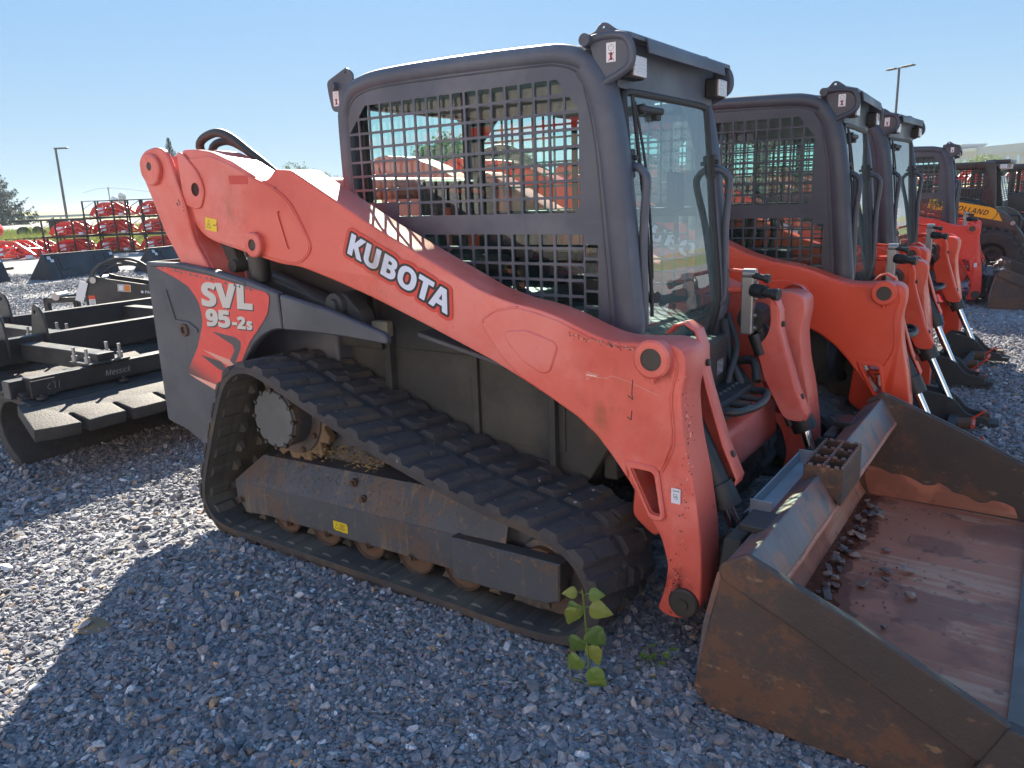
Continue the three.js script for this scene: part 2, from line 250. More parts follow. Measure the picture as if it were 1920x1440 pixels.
// gravel stones: real stones where they can be told apart
{
  const shapes = [];
  for (let k = 0; k < 7; k++) {
    const pts = []; const fx = rr(0.85, 1.3), fy = rr(0.5, 0.8), fz = rr(0.65, 0.95);
    for (let i = 0; i < 13; i++) { const v = V(rr(-1, 1), rr(-1, 1), rr(-1, 1)).normalize().multiplyScalar(rr(0.8, 1)); pts.push(V(v.x * fx, v.y * fy, v.z * fz)); }
    const g = boxUV(new ConvexGeometry(pts)); const u = g.attributes.uv; for (let i = 0; i < u.count; i++) u.setXY(i, u.getX(i) * 0.16 + k * 0.13, u.getY(i) * 0.16); shapes.push(g);
  }
  const sm1 = mat('grey_stone', [1, 1, 1], { roughness: 0.85, map: colorTex(1, (x, y) => { const q = S(nC, x, y) * 0.5 + S(nG, x, y) * 0.5; return mix3([0.62, 0.62, 0.64], [1, 1, 1], sm(0.3, 0.75, q)); }) });
  const NEAR = 620000, list = shapes.map(() => []), q = new THREE.Quaternion(), e = new THREE.Euler(), m = new THREE.Matrix4();
  const A = [-3.0, -0.75], cover = (x, z) => (x > -1.35 && x < 0.8 && z < 0.5 && z > -0.5) || (x > 1.32 && x < 2.1 && Math.abs(z) < 1.0);
  const tan = 0.76;
  let made = 0, tries = 0;
  while (made < NEAR && tries++ < NEAR * 4) {
    // depth distribution: dense near the camera, thinning with distance
    const f = rnd(), D = 1.35 * Math.pow(21 / 1.35, Math.pow(f, 0.80)), b = rr(-tan, tan) * (D < 4 ? 1.3 : 1);
    const [x, z] = spot(b, D);
    if (cover(x, z)) continue;
    if (D > 7 && D < 21 && b > -0.32 && b < 0.48 && rnd() < 0.8) continue;                  // behind the machines
    const near = D < 6;
    const pt = 0.78 + 0.42 * (0.5 + 0.5 * Math.sin(x * 2.1 + 1.3 * Math.sin(z * 1.7)) * Math.cos(z * 2.6 - x)); let s = (0.0068 + 0.0115 * Math.pow(rnd(), 1.7)) * pt; if (rnd() < 0.07) s *= rr(1.25, 1.9); s *= 1 + Math.max(0, D - 6) * 0.045;
    e.set(rr(-0.5, 0.5), rr(0, 6.28), rr(-0.5, 0.5)); if (rnd() < 0.25) e.set(rr(-3, 3), rr(0, 6), rr(-3, 3)); q.setFromEuler(e);
    const sag = Math.sin(x * 1.7 + z * 0.6) * Math.sin(z * 1.3 - x * 0.5) * 0.011;
    m.compose(V(x, -0.004 + s * rr(-0.15, 0.75) + sag, z), q, V(s * rr(0.85, 1.25), s, s * rr(0.85, 1.15)));
    const t = rnd(), w = rr(0.6, 1.3);
    let c = t < 0.58 ? [0.215, 0.224, 0.25] : t < 0.76 ? [0.29, 0.292, 0.312] : t < 0.87 ? [0.245, 0.235, 0.255] : t < 0.94 ? [0.42, 0.42, 0.435] : t < 0.965 ? [0.62, 0.62, 0.63] : t < 0.985 ? [0.34, 0.27, 0.23] : [0.42, 0.28, 0.17];
    list[(rnd() * shapes.length) | 0].push([m.clone(), scale3(c, w)]); made++;
  }
  const g = new THREE.Group(); g.name = 'gravel'; g.userData = { kind: 'stuff', label: 'loose blue grey crushed stone gravel covering the equipment lot' }; scene.add(g);
  list.forEach((l, k) => { const im = new THREE.InstancedMesh(shapes[k], sm1, l.length), c = new THREE.Color(); l.forEach(([mm, cc], i) => { im.setMatrixAt(i, mm); im.setColorAt(i, c.setRGB(...cc)); }); im.name = 'gravel_stone'; im.userData.kind = 'stuff'; im.castShadow = im.receiveShadow = true; g.add(im); });
  M.stone = sm1; M.stoneShapes = shapes;
}
// bare earth patch in the gravel
part('earth_patch', (() => { const pts = []; for (let i = 0; i < 22; i++) { const a = i / 22 * 6.283, r = 0.055 * (0.75 + 0.5 * rnd()); pts.push(V(Math.cos(a) * r * 1.3, 0.002, Math.sin(a) * r)); } pts.push(V(0, 0.010, 0), V(0.02, 0.0105, 0.014), V(-0.025, 0.0102, -0.012)); return boxUV(new ConvexGeometry(pts)); })(), mat('tan_earth', [0.2, 0.15, 0.09], { roughness: 1, bumpMap: paintBump, bumpScale: 0.01 }), scene).position.set(-0.86, 0.004, 1.76);
{ const o = scene.children[scene.children.length - 1]; o.userData = { kind: 'structure', label: 'small bare patch of tan earth showing through the gravel' }; }

// grass and weeds on the lawn beyond the lot
{
  const pos = []; for (let i = 0; i < 16; i++) { const a = rr(0, 6.283), l = rr(0.5, 1), x = rr(-0.5, 0.5), z = rr(-0.5, 0.5), w = 0.05; pos.push(x - w * Math.cos(a), 0, z - w * Math.sin(a), x + w * Math.cos(a), 0, z + w * Math.sin(a), x + rr(-0.4, 0.4), l, z + rr(-0.4, 0.4)); }
  const g = new THREE.BufferGeometry(); g.setAttribute('position', new THREE.Float32BufferAttribute(pos, 3)); g.computeVertexNormals();
  const im = new THREE.InstancedMesh(boxUV(g), mat('grass_blade', [1, 1, 1], { phys: true, roughness: 0.9, transmission: 0.35, thickness: 0, side: THREE.DoubleSide }), 42000), m = new THREE.Matrix4(), c = new THREE.Color();
  for (let i = 0; i < 42000; i++) {
    const d = 32.5 + 38 * Math.pow(rnd(), 1.2), u = rr(-34, 45), p = E2(u, d, d > 56 ? 0.1 : 0.02), h = rr(0.12, 0.3) * (d > 44 ? 1.9 : 1) * (rnd() < 0.06 ? 1.8 : 1);
    m.compose(V(...p), new THREE.Quaternion().setFromEuler(new THREE.Euler(0, rr(0, 6), 0)), V(0.5, h, 0.5)); im.setMatrixAt(i, m);
    const t = rnd(); im.setColorAt(i, c.setRGB(...mix3([0.1, 0.16, 0.03], [0.36, 0.36, 0.08], t)));
  }
  im.name = 'grass_blades'; im.userData = { kind: 'stuff', label: 'tall yellow green grass and weeds between the lot and the road' }; scene.add(im);
}
// guardrail along the road
{
  const t = thing('guardrail', 'long grey steel guardrail running along the far road', 'guardrail');
  const W = (u, h) => E2(u, 111, h), posts = [];
  part('rail', [beam(W(-110, 1.28), W(40, 1.28), 0.06, 0.32)], M.galv, t);
  for (let u = -84; u < 30; u += 3.8) part('post', beam(W(u, 0.5), W(u, 1.4), 0.16, 0.16, [1, 0, 0]), M.galv, t);
}
// trees
function leafBall(n, rx, ry, rz, size, clumps = 26) {
  const pos = [], cl = []; for (let i = 0; i < clumps; i++) { const v = V(rr(-1, 1), rr(-0.8, 1), rr(-1, 1)); if (v.length() > 1) v.normalize(); v.multiplyScalar(rr(0.55, 0.95)); cl.push([v.x * rx, v.y * ry, v.z * rz, rr(0.22, 0.42)]); }
  for (let i = 0; i < n; i++) {
    const c = cl[(rnd() * clumps) | 0], v = V(rr(-1, 1), rr(-1, 1), rr(-1, 1)).normalize().multiplyScalar(Math.pow(rnd(), 0.45) * c[3]), p = V(c[0] + v.x * rx, c[1] + v.y * ry, c[2] + v.z * rz);
    const a = V(rr(-1, 1), rr(-1, 1), rr(-1, 1)).normalize(), b = V(rr(-1, 1), rr(-1, 1), rr(-1, 1)).cross(a).normalize(), s = size * rr(0.6, 1.3);
    pos.push(p.x, p.y, p.z, p.x + a.x * s, p.y + a.y * s, p.z + a.z * s, p.x + (a.x + b.x) * s * 0.5, p.y + (a.y + b.y) * s * 0.5, p.z + (a.z + b.z) * s * 0.5);
  }
  const g = new THREE.BufferGeometry(); g.setAttribute('position', new THREE.Float32BufferAttribute(pos, 3)); g.computeVertexNormals(); return boxUV(g);
}
const leafMat = (n, c) => mat(n, c, { phys: true, roughness: 0.9, transmission: 0.4, thickness: 0, side: THREE.DoubleSide });
M.leafBright = leafMat('bright_leaves', [0.15, 0.21, 0.035]); M.leafMid = leafMat('green_leaves', [0.085, 0.13, 0.035]); M.needle = mat('dark_needles', [0.03, 0.05, 0.03], { roughness: 0.9, side: THREE.DoubleSide });
function tree(label, bearing, depth, h, w, m, y0 = 0, n = 2600) {
  const [x, z] = spot(bearing, depth), t = thing('tree', label, 'tree', [x, y0, z]);
  const tk = [rod([0, -0.3, 0], [0.1, h * 0.5, 0.05], w * 0.07, w * 0.04, 8)]; for (let i = 0; i < 6; i++) { const a = i * 1.05; tk.push(rod([0.06, h * (0.28 + 0.04 * i), 0.03], [Math.cos(a) * w * 0.32, h * (0.55 + 0.05 * i), Math.sin(a) * w * 0.32], w * 0.026, w * 0.01, 6)); }
  part('trunk', tk, M.bark, t);
  const g = leafBall(n, w * 0.5, h * 0.38, w * 0.5, w * 0.06); g.translate(0, h * 0.62, 0); part('crown', g, m, t); return t;
}
function conifer(label, bearing, depth, h, w, y0 = 0) {
  const [x, z] = spot(bearing, depth), t = thing('conifer_tree', label, 'tree', [x, y0, z]);
  part('trunk', rod([0, -0.3, 0], [0, h * 0.97, 0], w * 0.045, 0.03, 8), M.bark, t);
  const pos = [];
  for (let k = 0; k < 240; k++) {
    const f = Math.pow(k / 240, 0.9), y = h * (0.1 + 0.88 * f), L = w * 0.5 * (1 - f) * rr(0.7, 1.12) + 0.06, a = k * 2.399 + rr(-0.3, 0.3), dx = Math.cos(a), dz = Math.sin(a);
    for (let i = 0; i < 90; i++) {
      const s = Math.pow(rnd(), 0.7), px = dx * L * s, pz = dz * L * s, py = y - L * 0.28 * Math.sin(s * 2.4) + (s > 0.75 ? (s - 0.75) * L * 0.5 : 0), l = rr(0.12, 0.3) * Math.min(w * 0.26, 0.25 + L * 0.45), b = rr(-1, 1) * 0.9;
      const ex = dx * 0.6 - dz * b, ez = dz * 0.6 + dx * b, ey = rr(-1.1, 0.15);
      pos.push(px, py, pz, px + ex * l, py + ey * l, pz + ez * l, px + ex * l * 0.6 + rr(-0.4, 0.4) * l, py + ey * l * 0.5 + rr(-0.1, 0.3) * l, pz + ez * l * 0.6 + rr(-0.4, 0.4) * l);
    }
  }
  const g = new THREE.BufferGeometry(); g.setAttribute('position', new THREE.Float32BufferAttribute(pos, 3)); g.computeVertexNormals(); part('crown', boxUV(g), M.needle, t); return t;
}
conifer('tall dark spruce beside the road, cut by the left edge', -0.652, 92, 8.6, 11.5, 0.2);
conifer('spruce whose tip shows above the raised red loader arm', -0.415, 74, 8.0, 4.6, 0.2);
tree('pale green tree farthest along the hedge beyond the red arm', -0.262, 108, 6.4, 5.2, M.leafMid, 0.5);
tree('bushy roadside tree between the red arm and the grey cab', -0.238, 112, 5.4, 5.0, M.leafMid, 0.5);
tree('roadside tree closest to the back of the grey cab', -0.222, 104, 5.2, 4.6, M.leafMid, 0.5);
tree('tall green tree seen through the nearest cab windows', -0.075, 88, 8.6, 8, M.leafMid, 0.2, 4200);
tree('green tree behind the seat of the nearest loader cab', 0.0, 96, 7.6, 7.6, M.leafMid, 0.2, 3600);
tree('bright green tree in front of the tan hotel facade', 0.606, 150, 6.9, 6.4, M.leafBright, 0, 3200);
tree('small bright tree beside the stepped hotel entrance tower', 0.575, 140, 4.9, 4.6, M.leafBright);
tree('low bright tree below the hotel entrance tower', 0.59, 138, 3.9, 3.8, M.leafBright);
tree('small bright tree under the last hotel window', 0.652, 150, 4.4, 4.4, M.leafBright);
// far grain silos and the utility poles on the skyline
for (const [b, h, l] of [[-0.492, 7.2, 'lower of the two dark silos on the field skyline'], [-0.482, 9.2, 'taller of the two dark silos on the field skyline']]) {
  const [x, z] = spot(b, 470), t = thing('silo', l, 'silo', [x, 3.4, z]);
  part('silo_wall', rod([0, -1, 0], [0, h - 1.8, 0], 2.1, 2.1, 20), M.hull, t); const d = new THREE.SphereGeometry(2.1, 18, 8, 0, 6.2832, 0, 1.5708); d.translate(0, h - 1.8, 0); part('silo_roof', d, M.galv, t);
}
{
  const t = thing('utility_line', 'thin power line on leaning wooden poles across the field', 'power line');
  const a = spot(-0.498, 260), b = spot(-0.37, 250), c = spot(-0.53, 280), p = (q, y) => [q[0], y, q[1]];
  part('utility_pole', [rod(p(a, 1.5), p(a, 9.6), 0.16), rod([a[0] - 0.9, 9, a[1]], [a[0] + 0.9, 9, a[1]], 0.09)], M.bark, t); part('utility_pole', [rod(p(b, 1.5), [b[0] - 0.9, 11, b[1]], 0.16)], M.bark, t);
  part('wire', [tube([p(c, 8.6), p(a, 9.3), [(a[0] + b[0]) / 2, 7.4, (a[1] + b[1]) / 2], p(b, 8.2), p(spot(-0.2, 240), 8)], 0.045, 30, 5)], M.hose, t);
}
// lamp posts
{
  const [x, z] = spot(-0.5555, 75), t = thing('lamp_post', 'brown lamp post with one short arm rising behind the red stacks', 'lamp post', [x, 0, z], 0.62);
  part('pole', [rod([0, 0, 0], [0, 7.5, 0], 0.13, 0.1, 12)], M.pole, t); part('lamp_head', [box(-0.1, 1.15, 7.4, 7.54, -0.16, 0.16, 0.04)], M.pole, t);
  const [x2, z2] = spot(0.4865, 44), t2 = thing('lamp_post', 'twin headed lamp post standing behind the second loader cab', 'lamp post', [x2, 0, z2], -0.6);
  part('pole', rod([0, 0, 0], [0, 7.65, 0], 0.075, 0.06, 12), M.pole, t2); part('lamp_head', [box(0.2, 0.95, 7.6, 7.68, -0.14, 0.14, 0.03), rod([0, 7.6, 0], [0.25, 7.64, 0], 0.03)], M.pole, t2); part('lamp_head', [box(-0.8, -0.2, 7.6, 7.68, -0.14, 0.14, 0.03), rod([0, 7.6, 0], [-0.25, 7.64, 0], 0.03)], M.pole, t2);
}
// the hotel on the right
{
  const [x, z] = spot(0.57, 285), t = thing('hotel_building', 'tan and grey hotel block with stepped cornice towers behind the trees', 'building', [x, 0, z], -0.86);
  // local x runs along the facade (to the picture's right), local z towards the camera
  const tan = mat('tan_stucco', [0.34, 0.29, 0.24], { roughness: 0.9, bumpMap: paintBump, bumpScale: 0.02 }), gry = mat('grey_stucco', [0.27, 0.28, 0.3], { roughness: 0.9 }), lg = mat('light_trim', [0.42, 0.42, 0.42], { roughness: 0.8 }), wg = mat('window_pane', [0.35, 0.5, 0.6], { roughness: 0.08, metalness: 0.4 });
  part('wall', [box(10, 62, 0, 10.6, -14, 0, 0.02)], tan, t); part('parapet', [box(9.8, 62.2, 10.6, 13.2, -14.2, 0.25, 0.02)], gry, t);
  part('tower', [box(-1, 1.6, 0, 14.2, -8, 0.5, 0.02)], gry, t); part('cornice', [box(-1.8, 2.6, 14.2, 14.7, -8.6, 1.2, 0.02), box(-1.5, 2.2, 13.8, 14.2, -8.3, 0.9, 0.02)], lg, t);
  part('tower', [box(1.62, 9.6, 0, 11.9, -9, 0.3, 0.02)], tan, t); part('cornice', [box(1.62, 10.8, 12.3, 12.9, -9.6, 1.4, 0.02), box(1.62, 10.2, 11.9, 12.3, -9.3, 0.9, 0.02)], lg, t);
  for (let i = 0; i < 10; i++) for (const y of [7.4, 4.1, 0.9]) { const w = part('window', [box(14.5 + i * 4.6, 14.6 + i * 4.6, y, y + 2.1, 0, 0.1, 0.01), box(16.0 + i * 4.6, 16.1 + i * 4.6, y, y + 2.1, 0, 0.1, 0.01), box(14.5 + i * 4.6, 16.1 + i * 4.6, y + 2.1, y + 2.2, 0, 0.1, 0.01), box(14.5 + i * 4.6, 16.1 + i * 4.6, y - 0.1, y, 0, 0.1, 0.01)], gry, t); part('pane', box(14.6 + i * 4.6, 16 + i * 4.6, y, y + 2.1, -0.02, 0.03, 0.005), wg, w); }
  for (const y of [7.2, 4]) for (const x0 of [3, 6]) part('window', box(x0, x0 + 1.6, y, y + 2.4, 0.28, 0.36, 0.01), wg, t);
}
// unseen building behind the camera, placed to bounce sunlight onto the shaded sides
{
  const t = thing('unseen_building', 'pale tan metal sided building with red stripes, out of view, bouncing sunlight onto the loaders', 'building', [0, 0, 15.5], 0.12);
  const tan = mat('pale_metal_siding', [0.46, 0.43, 0.40], { roughness: 0.7, bumpMap: grayTex(0.6, (x) => 0.5 + 0.5 * Math.sin(x / NS * Math.PI * 4)), bumpScale: 0.02 }), roof = mat('grey_metal_roof', [0.3, 0.31, 0.33], { roughness: 0.5, metalness: 0.3 });
  part('wall', [box(-32, 30, 0, 6.4, 0, 10, 0.02)], tan, t); part('stripe', [box(-32.02, 30.02, 3.2, 3.6, -0.03, 0.02, 0.005)], M.redBright, t); part('stripe', [box(-32.02, 30.02, 5.6, 6.1, -0.03, 0.02, 0.005)], M.redBright, t);
  part('roof', [ext([[-33, 6.4], [31, 6.4], [31, 6.7], [4, 8.6], [-6, 8.6], [-33, 6.7]], -0.6, 10.5, { bevel: 0.02 })], roof, t);
  for (let i = 0; i < 6; i++) { const x = -26 + i * 9.6, d = part('door', box(x, x + 3.8, 0, 4.2 - (i % 2) * 1.2 - 0.8, -0.06, 0.01, 0.01), M.white, t); part('window', box(x + 5, x + 6.6, 1.1, 2.6, -0.05, 0.01, 0.01), M.glassFront, t); }
}
// ---------- compact track loader (x forward, y up, near side at +z) ----------
const L1 = thing('compact_track_loader', 'nearest track loader, faded pinkish red, with its rusty bucket lowered', 'track loader');
const both = (name, gs, m, parent, label) => { const g = merged(gs), a = part(name, g, m, parent, label), b = part(name, mirrorZ(g), m, parent); return [a, b]; };

// undercarriage: rubber track
function trackBelt() {
  const P = [[-1.128, 0], [-1.235, 0.035], [-1.295, 0.115], [-1.285, 0.22], [-1.192, 0.437], [-1.085, 0.655], [-1.015, 0.762], [-0.925, 0.822], [-0.83, 0.838], [-0.72, 0.815], [-0.55, 0.752], [-0.368, 0.686], [-0.115, 0.600], [0.1, 0.538], [0.278, 0.492], [0.5, 0.446], [0.647, 0.422], [0.744, 0.395], [0.82, 0.345], [0.868, 0.275], [0.882, 0.2], [0.868, 0.12], [0.83, 0.055], [0.76, 0.018], [0.6, 0], [0.3, 0], [0, 0], [-0.3, 0], [-0.6, 0], [-0.9, 0]];
  const curve = new THREE.CatmullRomCurve3(P.map(([x, y]) => V(x, y + 0.02, 0)), true, 'centripetal');
  const N = 260, pts = curve.getSpacedPoints(N).slice(0, N), nor = pts.map((p, i) => { const a = pts[(i + N - 1) % N], b = pts[(i + 1) % N], d = V().subVectors(b, a).normalize(); return V(-d.y, d.x, 0); });
  // orientation: make normals point outward
  const cx = -0.2, cy = 0.35; if (nor[0].x * (pts[0].x - cx) + nor[0].y * (pts[0].y - cy) < 0) nor.forEach((n) => n.negate());
  const zs = [0.53, 0.98], T = 0.03;
  const quad = (pos, a, b, c, d) => pos.push(...a, ...b, ...c, ...a, ...c, ...d);
  const at = (i, off, z) => { i = ((i % N) + N) % N; return [pts[i].x + nor[i].x * off, pts[i].y + nor[i].y * off, z]; };
  const out = [], inn = [];
  for (let i = 0; i < N; i++) {
    quad(out, at(i, 0, zs[0]), at(i, 0, zs[1]), at(i + 1, 0, zs[1]), at(i + 1, 0, zs[0]));
    quad(out, at(i, 0, zs[1]), at(i, -T, zs[1]), at(i + 1, -T, zs[1]), at(i + 1, 0, zs[1]));
    quad(out, at(i, -T, zs[0]), at(i, 0, zs[0]), at(i + 1, 0, zs[0]), at(i + 1, -T, zs[0]));
    quad(inn, at(i, -T, zs[1]), at(i, -T, zs[0]), at(i + 1, -T, zs[0]), at(i + 1, -T, zs[1]));
  }
  // tread lugs: staggered blocks from each edge, tapering upward; 44 pitches
  const K = 44, pitch = N / K;
  const fr = (pos, i0, i1, z0, z1, skew, h, off0 = -0.002) => {
    const ins = 0.012, a = (f, z, o) => { const k = Math.floor(f), t = f - k, p = at(k, o, z), q = at(k + 1, o, z); return [lerp(p[0], q[0], t), lerp(p[1], q[1], t), z]; };
    const sg = Math.sign(h), b = [a(i0, z0, off0), a(i1, z0, off0), a(i1 + skew, z1, off0), a(i0 + skew, z1, off0)], ti = 1.0, c = [a(i0 + ti, z0 + (z0 < z1 ? 0.008 : -0.008), h), a(i1 - ti, z0 + (z0 < z1 ? 0.008 : -0.008), h), a(i1 + skew - ti, z1 + (z0 < z1 ? -ins : ins), h), a(i0 + skew + ti, z1 + (z0 < z1 ? -ins : ins), h)];
    quad(pos, ...c); for (let k = 0; k < 4; k++) { const n = (k + 1) % 4; quad(pos, b[k], b[n], c[n], c[k]); }
  };
  for (let k = 0; k < K; k++) {
    const i = k * pitch;
    const od = k % 2; fr(out, i, i + pitch * 0.74, 0.984, od ? 0.84 : 0.90, pitch * 0.22, 0.021); fr(out, i + pitch * (od ? 0.18 : 0.1), i + pitch * (od ? 1.0 : 0.94), od ? 0.845 : 0.905, 0.775, pitch * 0.2, 0.020);
    fr(out, i + pitch * 0.30, i + pitch * 0.62, 0.77, 0.735, 0, 0.012); fr(out, i + pitch * 0.5, i + pitch * 1.28, 0.73, od ? 0.66 : 0.60, pitch * 0.25, 0.020); fr(out, i + pitch * (od ? 0.75 : 0.7), i + pitch * (od ? 1.4 : 1.36), od ? 0.655 : 0.595, 0.526, pitch * 0.15, 0.021);
    fr(inn, i, i + pitch * 0.6, 0.95, 0.84, 0, -T - 0.006, -T + 0.002); fr(inn, i, i + pitch * 0.6, 0.56, 0.67, 0, -T - 0.006, -T + 0.002);
    fr(inn, i + 0.3, i + pitch * 0.55, 0.83, 0.79, 0, -T - 0.032, -T + 0.002); fr(inn, i + 0.3, i + pitch * 0.55, 0.71, 0.67, 0, -T - 0.032, -T + 0.002);
  }
  const mk = (pos) => { const g = new THREE.BufferGeometry(); g.setAttribute('position', new THREE.Float32BufferAttribute(pos, 3)); g.computeVertexNormals(); return boxUV(crease(g, 0.28)); };
  return [mk(out), mk(inn)];
}
{
  const [o, i] = trackBelt();
  const a = part('rubber_track', o, M.rubber, L1); part('inner_belt', i, M.rubberIn, a);
  const b = part('rubber_track', mirrorZ(o), M.rubber, L1); part('inner_belt', mirrorZ(i), M.rubberIn, b);
}
for (const s of [1, -1]) {
  const Z = (g) => s > 0 ? merged(g) : mirrorZ(merged(g));
  // drive sprocket
  const sx = -0.81, sy = 0.6, tooth = []; const NT = 15;
  for (let k = 0; k < NT; k++) for (const [f, r] of [[0.0, 0.245], [0.16, 0.248], [0.3, 0.222], [0.5, 0.203], [0.7, 0.222], [0.84, 0.248]]) { const a = (k + f) / NT * 6.2832; tooth.push([sx + Math.cos(a) * r, sy + Math.sin(a) * r]); }
  const sp = part('sprocket', Z([ext(tooth, 0.725, 0.765, { bevel: 0.004, holes: [circle(sx, sy, 0.13)], cr: 0.35 })]), M.toothRust, L1);
  part('sprocket_flange', Z([ext(disc(sx, sy, 0.19), 0.765, 0.777, { bevel: 0.003, seg: 24 }), ext(disc(sx, sy, 0.138), 0.77, 0.872, { bevel: 0.006, seg: 28 })]), M.frame, sp);
  part('hub_cover', Z(ext((() => { const p = []; for (let k = 0; k < 72; k++) { const a = k / 72 * 6.2832, n = k % 6; p.push([sx + Math.cos(a) * (n === 0 ? 0.116 : 0.131), sy + Math.sin(a) * (n === 0 ? 0.116 : 0.131)]); } return p; })(), 0.868, 0.882, { bevel: 0.003, cr: 0.5 })), M.hub, sp);
  for (let k = 0; k < 12; k++) { const a = (k * 6) / 72 * 6.2832; part('bolt', Z(rod([sx + Math.cos(a) * 0.134, sy + Math.sin(a) * 0.134, 0.86], [sx + Math.cos(a) * 0.134, sy + Math.sin(a) * 0.134, 0.884], 0.009, 0.009, 6)), M.pin, sp); }
  for (let k = 0; k < 9; k++) { const a = k / 9 * 6.2832 + 0.2; part('bolt', Z(rod([sx + Math.cos(a) * 0.172, sy + Math.sin(a) * 0.172, 0.77], [sx + Math.cos(a) * 0.172, sy + Math.sin(a) * 0.172, 0.792], 0.013, 0.013, 6)), M.rust, sp); }
  // roller frame
  const rf = part('roller_frame', Z([
    ext([[-1.159, 0.244], [-1.154, 0.162], [-1.095, 0.09], [-0.94, 0.105], [0.201, 0.126], [0.251, 0.282]], 0.845, 0.88, { bevel: 0.004 }),
    (() => { const g = new THREE.BufferGeometry(), a = [-1.159, 0.244, 0.879], b = [0.251, 0.282, 0.879], c = [0.30, 0.425, 0.80], d = [-1.02, 0.372, 0.80]; g.setAttribute('position', new THREE.Float32BufferAttribute([...a, ...b, ...c, ...a, ...c, ...d], 3)); g.computeVertexNormals(); return boxUV(g); })(),
    ext([[-1.02, 0.372], [0.30, 0.425], [0.30, 0.13], [-1.02, 0.1]], 0.62, 0.80, { bevel: 0.004 }),
    ext([[-0.75, 0.34], [-0.62, 0.52], [-0.35, 0.52], [-0.30, 0.46], [-0.33, 0.38]], 0.60, 0.70, { r: 0.03, bevel: 0.004 }),
  ]), M.frame, L1);
  part('tension_guard', Z([ext([[0.234, 0.290], [0.717, 0.300], [0.714, 0.158], [0.66, 0.135], [0.234, 0.120]], 0.86, 0.925, { bevel: 0.006 }),
    (() => { const g = new THREE.BufferGeometry(), a = [0.30, 0.425, 0.80], b = [0.251, 0.29, 0.88], c = [0.46, 0.30, 0.88], d = [0.44, 0.43, 0.81]; g.setAttribute('position', new THREE.Float32BufferAttribute([...b, ...c, ...d, ...b, ...d, ...a], 3)); g.computeVertexNormals(); return boxUV(g); })(),
    ext([[0.44, 0.13], [0.53, 0.13], [0.53, 0.29], [0.47, 0.40], [0.44, 0.42]], 0.74, 0.80, { bevel: 0.004 })]), M.frame, rf, s > 0 ? 'front guard box with scraped rusty lower edge' : undefined);
  for (const [x, y] of [[-1.116, 0.142], [-0.374, 0.351], [-0.297, 0.299], [-0.784, 0.091], [-0.527, 0.098], [-0.268, 0.103], [-0.018, 0.113]]) { const on = y > 0.28 ? 0.87 - (y - 0.25) * 0.4 : 0.875; part('bolt', Z([rod([x, y + 0.012, on - 0.01], [x, y + 0.012, on + 0.008], 0.018, 0.018, 14), rod([x, y + 0.012, on], [x, y + 0.012, on + 0.02], 0.012, 0.012, 6)]), M.rust, rf); }
  for (const x of [-0.80, -0.535, -0.27, -0.005, 0.245]) {
    const ro = part('track_roller', Z([rod([x, 0.135, 0.66], [x, 0.135, 0.86], 0.035, 0.035, 14)]), M.rust, L1);
    for (const z of [0.665, 0.848]) part('roller_flange', Z([(() => { const g = lathe([[0.03, -0.014], [0.09, -0.014], [0.097, -0.006], [0.097, 0.010], [0.091, 0.014], [0.086, 0.002], [0.03, -0.002]], 36); g.rotateX(Math.PI / 2); g.translate(x, 0.145, z + 0.014); return g; })()]), M.rust, ro);
  }
  const idl = part('idler_wheel', Z([(() => { const g = lathe([[0.04, -0.05], [0.16, -0.03], [0.185, -0.045], [0.212, -0.04], [0.212, 0.04], [0.185, 0.045], [0.16, 0.02], [0.11, 0.028], [0.10, 0.05], [0.05, 0.055], [0.0, 0.055]], 48); g.rotateX(Math.PI / 2); g.translate(0.60, 0.232, 0.79); return g; })()]), M.frame, L1);
  part('idler_hub', Z([(() => { const g = lathe([[0.0, 0.06], [0.045, 0.06], [0.05, 0.05], [0.055, 0.065], [0.075, 0.065], [0.08, 0.03]], 32); g.rotateX(Math.PI / 2); g.translate(0.60, 0.232, 0.80); return g; })()]), M.rust, idl);
}
print('warning_sticker', 0.095, 0.05, 2200, (k, w, h) => { k.fillStyle = '#c8b020'; k.fillRect(4, 6, w - 12, h - 12); k.fillStyle = '#222'; k.strokeStyle = '#222'; k.lineWidth = 3; k.beginPath(); k.moveTo(30, h - 30); k.lineTo(55, 26); k.lineTo(80, h - 30); k.closePath(); k.stroke(); for (let i = 0; i < 5; i++) k.fillRect(92, 26 + i * 13, 80 - (i % 3) * 14, 5); k.clearRect(w - 16, 0, 16, 22); k.clearRect(0, h - 16, 26, 16); k.clearRect(60, h - 9, 50, 9); }, L1, { at: [-0.425, 0.165, 0.8825], label: 'torn yellow warning sticker on the roller frame' });
